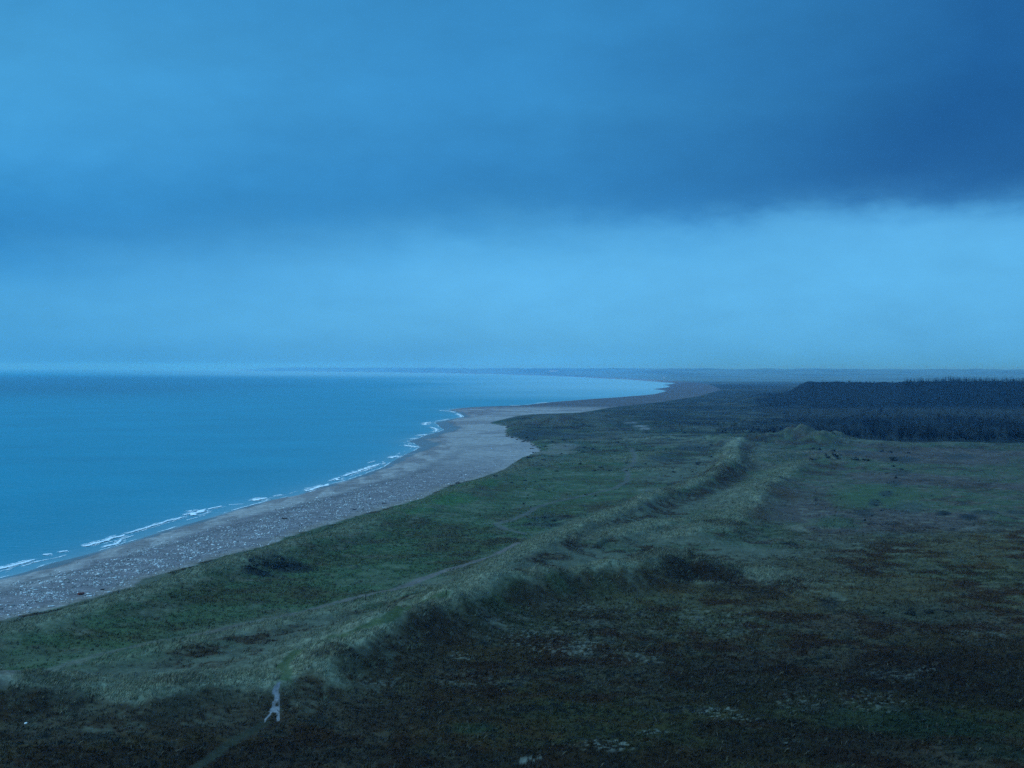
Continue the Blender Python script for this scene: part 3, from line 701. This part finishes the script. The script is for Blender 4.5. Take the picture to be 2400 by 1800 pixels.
plank('driftwood', 120, 1422, 15, R(35), .17, M_WHITE, 'long white plank lying against the grass edge of the beach', 'plank')
plank('driftwood', 704, 1233, 8, R(25), .18, M_WOOD, 'small brown stick between the dark log and the grass', 'driftwood')
plank('driftwood', 579, 1302, 9, R(15), .22, M_WOOD, 'dark stump of wood where the shingle meets the foredune grass', 'driftwood')
def boulder(u, v, wpx, t, l, label):
    p = hit(u, v); s_ = wpx*p[1]/FPX
    tag(put_stone((p[0], p[1], p[2]+.12*s_), s_, t, l, t*1.3, 'boulder'), label, 'boulder')
boulder(254, 1389, 9, 1, .6, 'round white boulder at the grass edge of the beach')
boulder(206, 1393, 10, 2, .6, 'pale boulder right beside the rusty red beam')
boulder(212, 1398, 8, 3, .6, 'flat white boulder in front of the pale one by the red beam')
boulder(285, 1367, 9, 0, .6, 'white boulder on the brown strip above the round white one')
boulder(231, 1347, 11, 4, .5, 'broad pale boulder in the middle of the near shingle')
boulder(26, 1424, 9, 2, .6, 'white boulder near the left corner of the shingle')
boulder(142, 1366, 8, 1, .5, 'grey boulder amid the densest near stones')
boulder(3, 1428, 8, 3, .1, 'black boulder at the left corner of the beach')

# litter in the near heath: a crushed white canister
p = hit(58, 1702); V, F = [], []
for i, (z_, r_) in enumerate(((0, .10), (.03, .13), (.20, .135), (.24, .11), (.27, .06), (.33, .055))):
    for k in range(10):
        a = k*math.pi/5; V.append((r_*math.cos(a)*(1.25 if k % 2 else 1.12), r_*math.sin(a)*.9, z_))
for i in range(5):
    for k in range(10): F.append((i*10+k, i*10+(k+1) % 10, (i+1)*10+(k+1) % 10, (i+1)*10+k))
F += [tuple(range(9, -1, -1)), tuple(range(50, 60))]
o = pyd('plastic_canister', V, F, M_WHITE, smooth=True); o.location = (p[0], p[1], p[2]+.28); o.rotation_euler = (R(70), 0, R(80))
tag(o, 'small white plastic canister lying alone in the dark heather', 'litter')

# marker posts
def post(u, v, hpx, label):
    p = hit(u, v); h = hpx*p[1]/FPX; V, F = [], []
    rings = [(-.2, .075), (0, .075), (h*.5, .072), (h*.9, .068), (h*.97, .05), (h, .02)]
    for z_, r_ in rings:
        for k in range(8):
            a = k*math.pi/4; V.append((r_*math.cos(a)+.02*z_, r_*math.sin(a), z_))
    for i in range(len(rings)-1):
        for k in range(8): F.append((i*8+k, i*8+(k+1) % 8, (i+1)*8+(k+1) % 8, (i+1)*8+k))
    F += [tuple(range(7, -1, -1)), tuple(range(40, 48))]
    o = pyd('marker_post', V, F, M_POST, smooth=True); o.location = p
    tag(o, label, 'post', 'wooden posts beside the footpaths')
post(857, 1407, 14, 'short dark wooden post beside the grey gravel track')
post(1045.5, 1394, 12, 'short dark wooden post at the head of the crest footpath')

# ------------------------------------------------------------------ shrubs and trees
def clump(nq, rad, seed, flat=.75, size=.16, c0=(.03, .035, .026)):
    """leafy crown of many small faces in uneven lobes: V,F,C"""
    rs = np.random.default_rng(seed); nl = 7
    lc = rs.normal(0, .45, (nl, 3))*rad; lc[:, 2] = np.abs(lc[:, 2])*flat+.25*rad; lr = rs.uniform(.3, .6, nl)*rad
    w_ = rs.integers(0, nl, nq); d = rs.normal(0, 1, (nq, 3)); d /= np.linalg.norm(d, axis=1)[:, None]
    c = lc[w_] + d*(lr[w_]*rs.uniform(.35, 1.08, nq)**.6)[:, None]; c[:, 2] = np.maximum(c[:, 2]*flat/.75, .02)
    a = rs.normal(0, 1, (nq, 3)); a /= np.linalg.norm(a, axis=1)[:, None]; b = np.cross(a, d+.01); b /= np.linalg.norm(b, axis=1)[:, None]
    s_ = (size*rs.uniform(.5, 1.3, nq))[:, None]
    V = np.stack([c-a*s_*.5-b*s_*.3, c+a*s_*.5-b*s_*.2, c+a*s_*.2+b*s_*.6], 1).reshape(-1, 3)
    F = np.arange(nq*3).reshape(-1, 3)
    tone = rs.uniform(.6, 1.5, nl)[w_]*rs.uniform(.75, 1.3, nq)
    C = np.repeat(np.array(c0)[None]*tone[:, None], 3, 0)
    return V, F, C
def tube(path, r0, r1, k=6):
    V, F = [], []; path = np.asarray(path, float); n = len(path)
    for i in range(n):
        t = path[min(i+1, n-1)]-path[max(i-1, 0)]; t /= np.linalg.norm(t)+1e-9
        a = np.cross(t, (0.31, .95, .1)); a /= np.linalg.norm(a); b = np.cross(t, a); r_ = r0+(r1-r0)*i/(n-1)
        for j in range(k):
            q = 2*math.pi*j/k; V.append(path[i]+r_*(math.cos(q)*a+math.sin(q)*b))
    for i in range(n-1):
        for j in range(k): F.append((i*k+j, i*k+(j+1) % k, (i+1)*k+(j+1) % k, (i+1)*k+j))
    return V, F
SHR = []
for i in range(5):
    V, F, C = clump(420, 1.0, 50+i, .7, .22, (.020, .024, .020)); o = mesh_obj('shrub', V, F, M_LEAF, colors=C); SHR.append(o.data); bpy.data.objects.remove(o)
def shrub(u, v, wpx, label, group=None, i=0, hz=1.0):
    p = hit(u, v); s_ = wpx*p[1]/FPX/2.0
    o = bpy.data.objects.new('shrub', SHR[i % 5]); o.location = (p[0], p[1], p[2]-.05*s_); o.scale = (s_, s_, s_*hz); o.rotation_euler = (0, 0, i*1.7)
    return tag(link(o), label, 'shrub', group)
shrub(2137, 1441, 30, 'wide dark bush with a raised crown alone in the grassy heath', i=0, hz=.9)
shrub(2180, 1437, 23, 'dark twin-headed bush just behind the wide one with the raised crown', i=1, hz=.9)
shrub(2070, 1438, 14, 'small flat dark bush at the near end of the heath bushes', i=2, hz=.6)
shrub(2222, 1434, 18, 'thin faint bush at the far end of the heath bushes', i=3, hz=.5)
for j in range(26):
    a = random.gauss(0, .5); shrub(640+62*a+random.uniform(-12, 12), 1325+random.gauss(0, .5)*13-4*a, random.uniform(9, 24), 'dark low shrub in the thicket behind the foredune', 'thicket of dark shrubs behind the foredune', j, .55)
for j in range(14):
    t = j/13; shrub(2110-85*t+random.gauss(0, 11), 1080+150*t+random.gauss(0, 5), random.uniform(6, 13), 'dark shrub in the diagonal hedge across the grassland', 'diagonal hedge of shrubs', j+1, .7)
for j in range(16):
    shrub(1900+random.uniform(0, 240), 1052+random.uniform(0, 28), random.uniform(10, 20), 'dark shrub on the flat land before the wood', 'shrubs before the wood', j+2, .6)
def vis_scatter(n, u0, u1, v0, v1): return [(random.uniform(u0, u1), random.uniform(v0, v1)) for _ in range(n)]
for j, (u, v) in enumerate(vis_scatter(70, 1200, 1680, 1000, 1110)):
    if u < 1180+(1110-v)*.2: continue
    shrub(u, v, random.uniform(5, 13), 'low dark shrub in the far dune slack', 'low shrubs of the far dunes', j, .5)
for j, (u, v) in enumerate([(1255,1217),(1275,1213),(1300,1222),(1330,1210),(1290,1230),(1240,1228),(1372,1160),(1395,1163),(1180,1192),(1230,1127),(1255,1130),(1275,1125),(1160,1117),(1200,1132),(1060,1140),(1075,1133)]):
    shrub(u, v, random.uniform(7, 15), 'low dark shrub in the green dune slack', 'low shrubs of the green slack', j, .5)
# turf blocks broken from the eroded edge
TB = []
for i in range(3):
    V, F = rock(80+i, 2); o = mesh_obj('turf_block', V, F, M_TURF, smooth=False, colors=np.tile(np.array([.026, .028, .020]), (len(V), 1))*np.random.default_rng(i).uniform(.6, 1.6, (len(V), 1))); TB.append(o.data); bpy.data.objects.remove(o)
for j, (u, v) in enumerate([(1187,1002),(1192,1000),(1189,1013),(1188,1022),(1200,1025),(1212,1030),(1224,1035),(1228,1034),(1245,1041),(1250,1045),(1260,1047),(1266,1049),(1268,1056)]):
    p = hit(u, v+1); s_ = random.uniform(5, 9)*p[1]/FPX
    o = bpy.data.objects.new('turf_block', TB[j % 3]); o.location = (p[0], p[1], p[2]+.1*s_); o.scale = (s_, s_, s_*.9); o.rotation_euler = (0, 0, j)
    tag(link(o), 'dark block of turf slumped at the eroded edge of the dune', 'turf block', 'turf blocks along the eroded edge')

# the lone bare tree
p = hit(1911.5, 1187); hgt = 23*p[1]/FPX
root = empty('bare_tree', p); tag(root, 'small bare windswept tree alone on the grassland', 'tree')
V, F = tube([(0, 0, -.15), (.02, 0, .25*hgt), (.10, .03, .5*hgt), (.06, 0, .75*hgt), (-.05, 0, .95*hgt)], .075, .03); pyd('trunk', V, F, M_BARK, root, True)
rs = random.Random(3); V, F = [], []
for i in range(26):
    z0 = hgt*rs.uniform(.35, .9); a = rs.uniform(0, 6.28); l = rs.uniform(.3, .75)*hgt*.5; e = (math.cos(a)*l*.7+.25*l, math.sin(a)*l*.7, z0+l*.6)
    tv, tf = tube([(.05, 0, z0), (e[0]*.5+.04, e[1]*.5, z0+l*.25), e], .03, .012, 4); o_ = len(V); V += tv; F += [tuple(q+o_ for q in f) for f in tf]
    for _ in range(3):
        g = (e[0]+rs.uniform(-.3, .4), e[1]+rs.uniform(-.3, .3), e[2]+rs.uniform(-.1, .35)); tv, tf = tube([((e[0]+.05)/2, e[1]/2, (e[2]+z0)/2), e, g], .016, .008, 3); o_ = len(V); V += tv; F += [tuple(q+o_ for q in f) for f in tf]
pyd('branches', V, F, M_BARK, root)
V, F, C = clump(150, .5*hgt*.6, 77, .9, .13, (.03, .028, .026)); mesh_obj('crown', V+np.array([.2, 0, hgt*.42]), F, M_LEAF, root, colors=C)

# trees of the wood
def conifer(seed, h=10.0, nq=260, c0=(.006, .010, .009)):
    rs = np.random.default_rng(seed); t = rs.uniform(.08, 1, nq)**.8; wr = h*.27*(1-t)**.7*(.75+.35*np.sin(t*26))+.05
    a = rs.uniform(0, 6.283, nq); rr_ = wr*rs.uniform(.25, 1.05, nq)**.6; c = np.stack([np.cos(a)*rr_, np.sin(a)*rr_, t*h], 1)
    s_ = (h*.075*(1.25-t)*rs.uniform(.6, 1.4, nq))[:, None]; d = np.stack([np.cos(a), np.sin(a), -.35+0*a], 1); b = np.stack([-np.sin(a), np.cos(a), rs.uniform(-.3, .3, nq)], 1)
    V = np.stack([c-d*s_*.3-b*s_*.5, c-d*s_*.3+b*s_*.5, c+d*s_], 1).reshape(-1, 3)
    C = np.repeat(np.array(c0)[None]*rs.uniform(.6, 1.6, (nq, 1)), 3, 0); return V, np.arange(nq*3).reshape(-1, 3), C
def broad(seed, h=7.5, nq=300, c0=(.010, .011, .011)):
    V, F, C = clump(nq, h*.42, seed, .85, h*.085, c0); V = V*np.array([.8, .8, 1.0]); V[:, 2] += h*.22; V[:, 2] *= h/V[:, 2].max(); return V, F, C
def mesh_of(name, V, F, M_, C=None):
    o = mesh_obj(name, V, F, M_, colors=C); m = o.data; bpy.data.objects.remove(o); return m
def trunk_mesh(h, r_):
    V, F = tube([(0, 0, -.4), (.03*h*.1, 0, h*.3), (0, .02*h*.1, h*.62)], r_, r_*.4); return mesh_of('trunk', np.array(V), np.array(F), M_BARK)
CON = [(mesh_of('crown', *conifer(300+i)[:2], M_LEAF, conifer(300+i)[2]), trunk_mesh(10, .16)) for i in range(5)]
BRD = [(mesh_of('crown', *broad(330+i)[:2], M_LEAF, broad(330+i)[2]), trunk_mesh(7.5, .13)) for i in range(6)]
def tree(kind, x_, y_, sc, name, label, group, i):
    z_ = ground(x_, y_); r_ = empty(name, (x_, y_, z_-.1), i*2.1); r_.scale = (sc*random.uniform(.85, 1.15), sc*random.uniform(.85, 1.15), sc)
    tag(r_, label, 'tree', group); cm, tm = kind[i % len(kind)]
    link(bpy.data.objects.new('crown', cm), r_); link(bpy.data.objects.new('trunk', tm), r_)
for i in range(64):
    u = 2128+i*(2470-2128)/64+random.uniform(-2, 2); D = 1890+random.uniform(-14, 14); q = at_d(u, 885, D)
    tree(CON, q[0], q[1], random.uniform(.4, .7)*(1+.6*float(noise(u/38, 0*u, 61))), 'conifer', 'spiky dark conifer on the skyline of the wooded scarp', 'conifers on the skyline of the scarp', i)
for i, u in enumerate((1990, 1998, 2031, 2040, 2048, 2092, 2108, 2117)):
    q = at_d(u, 895, 1890); tree(BRD, q[0], q[1], random.uniform(.35, .55), 'broadleaf_tree', 'rounded bush-like tree on the bare crest of the scarp', 'rounded trees on the crest of the scarp', i)
FRONT = [(1690,1016),(1730,1014),(1790,1016),(1880,1018),(1990,1027),(2060,1033),(2110,1036),(2250,1036),(2480,1036)]
fu = np.array([f[0] for f in FRONT]); fvv = np.array([f[1] for f in FRONT])
for i in range(110):
    u = random.uniform(1692, 2450); v = np.interp(u, fu, fvv)-abs(random.gauss(0, 3.0)); q = at(u, v, 3.6)
    if random.random() < .28 and u > 1980: tree(CON, q[0], q[1], random.uniform(.5, 1.05), 'conifer', 'dark evergreen in the front rank of the wood behind the heath', 'evergreens at the front of the wood', i)
    else: tree(BRD, q[0], q[1], random.uniform(.32, 1.1)*(.35+.65*float(sstep(1690, 2030, u))), 'broadleaf_tree', 'twiggy dark tree in the front rank of the wood behind the heath', 'broadleaf trees at the front of the wood', i)
# the wood behind, read as one mass
VV, FF2, CC2 = [], [], []; off = 0
def add_mass(P_, h_, con):
    global off
    Z_ = ground_many(P_)
    for i in range(8):
        sel = np.arange(i, len(P_), 8); m = len(sel)
        if con: V0, F0, C0 = conifer(400+i, 1.0, 46)
        else: V0, F0, C0 = broad(420+i, 1.0, 46)
        V0 = V0*np.array([1.35, 1.35, 1] if con else [1.15, 1.15, 1])
        a = rng.uniform(0, 6.283, m); ca, sa = np.cos(a)[:, None], np.sin(a)[:, None]; hh = h_[sel][:, None]
        W_ = np.stack([(V0[:, 0]*ca-V0[:, 1]*sa)*hh+P_[sel, 0][:, None], (V0[:, 0]*sa+V0[:, 1]*ca)*hh+P_[sel, 1][:, None], V0[:, 2]*hh+Z_[sel][:, None]-.2], -1)
        VV.append(W_.reshape(-1, 3)); FF2.append((F0[None]+(np.arange(m)*len(V0))[:, None, None]+off).reshape(-1, 3)); off += m*len(V0)
        CC2.append((C0[None]*rng.uniform(.7, 1.4, (m, 1, 1))).reshape(-1, 3))
def wood_pts(n, d0, d1, u0, u1):
    D = rng.uniform(d0, d1, n); u = rng.uniform(u0, u1, n); return np.column_stack([(u-1200)/FPX*D, D])
P_ = wood_pts(5600, 790, 1560, 1560, 2620); vf = np.interp(1200+P_[:, 0]/P_[:, 1]*FPX, fu, fvv); dmin = 41.4*FPX/(vf-864.5)
uu = 1200+P_[:, 0]/P_[:, 1]*FPX
P_ = P_[(P_[:, 1] > dmin+2) & ((rng.uniform(size=len(P_)) < .3) | (P_[:, 1] < 1180) | (P_[:, 1] > 1500)) & (fbm(P_[:, 0], P_[:, 1], 60, 2, 501) > -.32+.3*sstep(1850, 1600, uu))]
con = (rng.uniform(size=len(P_)) < .22) & (1200+P_[:, 0]/P_[:, 1]*FPX > 1950)
hs = (.28+.72*sstep(1660, 2030, 1200+P_[:, 0]/P_[:, 1]*FPX))*np.clip(.85+.9*fbm(P_[:, 0], P_[:, 1], 45, 3, 531), .35, 1.5)
add_mass(P_[con], rng.uniform(5, 9.5, con.sum())*hs[con], True); add_mass(P_[~con], rng.uniform(3.4, 7.6, (~con).sum())*hs[~con], False)
P_ = wood_pts(6200, 1530, 1900, 1770, 2620); P_ = P_[P_[:, 0]*1900/P_[:, 1] > 330]
con = P_[:, 0]/P_[:, 1]*FPX+1200 > 2120
add_mass(P_[con], rng.uniform(4.0, 7.6, con.sum())*np.clip(1+.9*fbm(P_[con, 0], P_[con, 1], 30, 2, 533), .5, 1.5), True); add_mass(P_[~con], rng.uniform(1.0, 3.2, (~con).sum()), False)
P_ = wood_pts(700, 9000, 13000, 2050, 2650); P_ = P_[fbm(P_[:, 0], P_[:, 1], 900, 3, 511) > .02]
add_mass(P_, rng.uniform(6, 13, len(P_)), True)
tag(mesh_obj('forest', np.vstack(VV), np.vstack(FF2), M_LEAF, colors=np.vstack(CC2)), 'dark wood filling the plain and the scarp behind the heath', 'wood', kind='stuff')
# dark low scrub of the far dunes, one mass
P_ = scatter(9000, 900, 2400, 20); T = terrain(P_); uu = 1200+P_[:, 0]/P_[:, 1]*FPX
k = (T['w'] > 25) & (uu < 1900) & (fbm(P_[:, 0], P_[:, 1], 90, 4, 521)+.3*fbm(P_[:, 0], P_[:, 1]*.5, 25, 2, 522) > .12) & (T['hill'] < .02)
P_ = P_[k]; VV, FF2, CC2 = [], [], []; off = 0
add_mass(P_, rng.uniform(.7, 1.9, len(P_)), False)
q_ = np.array([at(random.uniform(1530, 1700), random.uniform(983, 999), 4.0)[:2] for _ in range(150)] + [at(random.uniform(1680, 1800), random.uniform(984, 1019), 4.0)[:2] for _ in range(260)] + [at(random.uniform(1420, 1900), random.uniform(948, 985), 4.0)[:2] for _ in range(260)])
add_mass(q_, rng.uniform(1.2, 3.4, len(q_)), False)
P_ = scatter(90000, 300, 1250, 21); w_, r_ = lookup(GW, P_), np.hypot(P_[:, 0], P_[:, 1]); x, y = P_[:, 0], P_[:, 1]
f_ = fbm(x, y, 24, 4, 541)+.5*fbm(x, y, 90, 2, 542); br = inside(P_, SLACK); hs = inside(P_, HEATH)
k = (w_ > 7) & (lookup(GBARE, P_) < .2) & (rng.uniform(size=len(P_)) < np.where(br, .03, .11)*np.clip(.25+2.4*f_, 0, 1.6)*sstep(1250, 700, r_)*np.where(hs, .5, 1)) & (lookup(G['hill'].reshape(NR, NT), P_) < .02)
P_ = P_[k]; add_mass(P_, rng.uniform(.35, 1.15, len(P_)), False); print('scrub', len(P_))
tag(mesh_obj('scrub', np.vstack(VV), np.vstack(FF2), M_LEAF, colors=np.vstack(CC2)*np.array([1.5, 1.35, 1.0])), 'low dark scrub scattered over the distant dunes', 'scrub', kind='stuff')
P_ = scatter(160000, 320, 1100, 21); w_, r_, m_ = lookup(GW, P_), np.hypot(P_[:, 0], P_[:, 1]), lookup(GM, P_); x, y = P_[:, 0], P_[:, 1]
f_ = fbm(x, y, 18, 4, 551); lm = lookup(GCC, P_)
k = (w_ > 2) & (lookup(GBARE, P_) < .2) & (rng.uniform(size=len(P_)) < (np.clip(.1+.8*f_, 0, .5)*.22+.16*m_)*np.where(inside(P_, HEATH), .5, 1)) & (lookup(G['hill'].reshape(NR, NT), P_) < .02)
P_, lm, r_ = P_[k], lm[k], r_[k]; n = len(P_); print('far tussocks', n)
blades('dune_tussocks', P_, ground_many(P_), 7, rng.uniform(.4, .95, n), .16, .8, (.75*lm*1.3+.25*np.array([.15, .155, .10]))*rng.uniform(.6, 1.4, (n, 1)), M_GRASS, 'grey green grass tussocks scattered over the farther dunes', 'grass')

# far pale buildings across the bay
def house(u, v, wpx, label):
    D = 45*FPX/max(v-863.5, 4)*1.04; D = min(D, 15000); q = at_d(u, v, D); z0 = ground(q[0], q[1]); w_ = wpx*D/FPX; d_ = w_*.4; h_ = max(8, w_*.16)
    root = empty('far_building', (q[0], q[1], z0)); tag(root, label, 'building')
    pyd('wall', [(-w_/2, -d_/2, -3), (w_/2, -d_/2, -3), (w_/2, d_/2, -3), (-w_/2, d_/2, -3), (-w_/2, -d_/2, h_), (w_/2, -d_/2, h_), (w_/2, d_/2, h_), (-w_/2, d_/2, h_)],
        [(0, 1, 5, 4), (1, 2, 6, 5), (2, 3, 7, 6), (3, 0, 4, 7)], M_WALL, root)
    e = .6; pyd('roof', [(-w_/2-e, -d_/2-e, h_), (w_/2+e, -d_/2-e, h_), (w_/2+e, d_/2+e, h_), (-w_/2-e, d_/2+e, h_), (-w_/2-e, 0, h_+d_*.2), (w_/2+e, 0, h_+d_*.2)],
        [(0, 1, 5, 4), (2, 3, 4, 5), (1, 2, 5), (3, 0, 4), (3, 2, 1, 0)], M_ROOF, root)
house(1298, 878, 20, 'faint pale building in the haze across the bay')
house(1556, 889, 5, 'tiny pale house in the haze beyond the end of the bay')

# ------------------------------------------------------------------ haze
V = [(-27500, -3000, -4.5), (27500, -3000, -4.5), (27500, 27500, -4.5), (-27500, 27500, -4.5)]
V = V + [(a, b, 90.0) for a, b, _ in V]
hz = pyd('haze', V, [(3, 2, 1, 0), (4, 5, 6, 7), (0, 1, 5, 4), (1, 2, 6, 5), (2, 3, 7, 6), (3, 0, 4, 7)], None if False else bpy.data.materials.new('haze_air'))
m = hz.data.materials[0]; m.use_nodes = True; nt = m.node_tree; nt.nodes.clear()
o_ = nt.nodes.new('ShaderNodeOutputMaterial'); pv = nt.nodes.new('ShaderNodeVolumePrincipled')
HAZE_D = 1.05e-4
pv.inputs['Color'].default_value = (.12, .52, 1, 1); pv.inputs['Density'].default_value = HAZE_D; pv.inputs['Anisotropy'].default_value = .6
pv.inputs['Absorption Color'].default_value = (1, 1, 1, 1)
nt.links.new(pv.outputs[0], o_.inputs['Volume']); tag(hz, kind='stuff')

# ------------------------------------------------------------------ sky and light
def srgb(r, g, b):
    f = lambda c: (c/255/12.92) if c/255 <= .04045 else ((c/255+.055)/1.055)**2.4
    return (f(r), f(g), f(b), 1)
W = bpy.data.worlds.new('World'); S.world = W; W.use_nodes = True; nt = W.node_tree; nt.nodes.clear()
wo = nt.nodes.new('ShaderNodeOutputWorld'); bg = nt.nodes.new('ShaderNodeBackground'); nt.links.new(bg.outputs[0], wo.inputs[0])
tc = nt.nodes.new('ShaderNodeTexCoord'); sx = nt.nodes.new('ShaderNodeSeparateXYZ'); nt.links.new(tc.outputs['Generated'], sx.inputs[0])
el = mathn(nt, 'MULTIPLY', mathn(nt, 'ARCSINE', sx.outputs[2]), 180/math.pi)
az = mathn(nt, 'MULTIPLY', mathn(nt, 'ARCTAN2', sx.outputs[0], sx.outputs[1]), 180/math.pi)
def dir_noise(sxy, sz, scale, detail, loc=(0, 0, 0), rough=.5):
    mp = nd(nt, 'ShaderNodeMapping', Scale=(sxy, sxy, sz), Location=loc); nt.links.new(tc.outputs['Generated'], mp.inputs[0])
    return noise_node(nt, scale, detail, rough, vec=mp.outputs[0])
nA = mathn(nt, 'SUBTRACT', dir_noise(1, 2.2, 3.2, 5, (3.1, 1.7, .4), .5), .5)
nB = mathn(nt, 'SUBTRACT', dir_noise(1, 2.6, 11, 5, (.3, 2.2, .9), .55), .5)
nC = mathn(nt, 'SUBTRACT', dir_noise(1, 4.5, 2.3, 4, (7.7, .2, 5.1), .5), .5)
warp = mathn(nt, 'ADD', mathn(nt, 'MULTIPLY', nA, 1.9), mathn(nt, 'ADD', mathn(nt, 'MULTIPLY', nB, 1.7), mathn(nt, 'MULTIPLY', mathn(nt, 'SUBTRACT', dir_noise(1, 2.0, 40, 5, (2.3, 4.2, .9), .6), .5), .7)))
wamt = maprange(nt, el, 1.0, 5.0, .12, 1.0)
elw = mathn(nt, 'ADD', el, mathn(nt, 'MULTIPLY', warp, wamt))
E0, E1 = -2.0, 18.0
tfac = maprange(nt, elw, E0, E1, 0, 1)
def ramp(stops):
    r_ = nt.nodes.new('ShaderNodeValToRGB'); r_.color_ramp.interpolation = 'B_SPLINE'; cr = r_.color_ramp
    while len(cr.elements) > 1: cr.elements.remove(cr.elements[-1])
    for i, (v, c_) in enumerate(sorted(stops, key=lambda s: -s[0])):
        t = ((866-v)/57.6-E0)/(E1-E0); e_ = cr.elements[0] if i == 0 else cr.elements.new(min(max(t, 0), 1))
        e_.position = min(max(t, 0), 1); e_.color = srgb(*c_)
    nt.links.new(tfac, r_.inputs[0]); return r_.outputs[0]
LEFT = ramp([(900,(60,148,208)),(850,(64,152,212)),(760,(78,168,226)),(680,(68,158,220)),(610,(50,138,202)),(550,(46,132,196)),(470,(52,142,206)),(380,(62,153,216)),(250,(70,161,221)),(120,(66,156,217)),(0,(60,149,211))])
MIDL = ramp([(900,(70,152,210)),(850,(82,167,225)),(780,(92,179,236)),(650,(93,182,241)),(590,(80,168,228)),(530,(60,144,206)),(480,(50,133,196)),(400,(50,133,197)),(250,(56,142,205)),(0,(54,139,202))])
RGHT = ramp([(900,(72,154,214)),(850,(82,167,226)),(760,(92,180,238)),(640,(93,182,240)),(560,(90,176,234)),(525,(74,156,216)),(490,(44,112,174)),(440,(32,96,158)),(300,(27,90,152)),(150,(30,97,160)),(0,(35,103,167))])
def mixc(f, a, b):
    n = nd(nt, 'ShaderNodeMix', _data_type='RGBA'); nt.links.new(f, n.inputs['Factor'])
    for s_, v in (('A', a), ('B', b)):
        if isinstance(v, tuple): n.inputs[s_].default_value = v
        else: nt.links.new(v, n.inputs[s_])
    return n.outputs['Result']
azw = mathn(nt, 'ADD', az, mathn(nt, 'MULTIPLY', nC, 14))
c1 = mixc(maprange(nt, azw, -19, -1, 0, 1), LEFT, MIDL)
c2 = mixc(maprange(nt, azw, 1, 17, 0, 1), c1, RGHT)
nD = mathn(nt, 'SUBTRACT', dir_noise(1, 2.0, 34, 6, (5.3, .2, 1.9), .6), .5)
tex = mathn(nt, 'ADD', 1.015, mathn(nt, 'ADD', mathn(nt, 'ADD', mathn(nt, 'MULTIPLY', nB, .22), mathn(nt, 'MULTIPLY', nD, .13)), mathn(nt, 'MULTIPLY', nC, .28)))
low = scale_col(nt, c2, tex)
# high overcast: paler, brighter towards the sea side
side = maprange(nt, mathn(nt, 'SUBTRACT', mathn(nt, 'MULTIPLY', sx.outputs[0], -1.0), mathn(nt, 'MULTIPLY', sx.outputs[1], .25)), -.8, .8, .62, 1.55)
hi = nd(nt, 'ShaderNodeRGB'); hi.outputs[0].default_value = (.31, .80, 1.36, 1)
high = scale_col(nt, scale_col(nt, hi.outputs[0], side), tex)
tint = nt.nodes.new('ShaderNodeVectorMath'); tint.operation = 'MULTIPLY'; nt.links.new(low, tint.inputs[0]); tint.inputs[1].default_value = (.98, .955, .93)
skyc = mixc(maprange(nt, el, 15.5, 40, 0, 1), tint.outputs[0], high)
sky = nt.nodes.new('ShaderNodeTexSky'); sky.sky_type = 'NISHITA'; sky.sun_disc = False
SUN_EL, SUN_AZ = 24.0, -95.0
sky.sun_elevation = R(SUN_EL); sky.sun_rotation = R(SUN_AZ)
add = nt.nodes.new('ShaderNodeVectorMath'); add.operation = 'ADD'
nt.links.new(skyc, add.inputs[0]); nt.links.new(scale_col(nt, sky.outputs[0], .001), add.inputs[1])
below = mixc(maprange(nt, el, -6, -1, 0, 1), (.01, .03, .05, 1), add.outputs[0])
nt.links.new(below, bg.inputs['Color']); bg.inputs['Strength'].default_value = 1.0

sl = bpy.data.lights.new('sun', 'SUN'); sl.energy = 1.3; sl.angle = R(35); sl.color = (.62, .85, 1.0)
so = bpy.data.objects.new('sun', sl); COL.objects.link(so)
from mathutils import Vector
dv = Vector((math.sin(R(SUN_AZ))*math.cos(R(SUN_EL)), math.cos(R(SUN_AZ))*math.cos(R(SUN_EL)), math.sin(R(SUN_EL))))
so.rotation_euler = dv.to_track_quat('Z', 'Y').to_euler()

# ------------------------------------------------------------------ render settings
S.view_settings.view_transform = 'Standard'; S.view_settings.look = 'None'; S.view_settings.exposure = 0; S.view_settings.gamma = 1
S.cycles.max_bounces = 12; S.cycles.diffuse_bounces = 2; S.cycles.glossy_bounces = 2; S.cycles.volume_bounces = 8; S.cycles.transparent_max_bounces = 4
S.cycles.use_denoising = False
try: S.cycles.denoiser = 'OPENIMAGEDENOISE'
except Exception: S.cycles.use_denoising = False
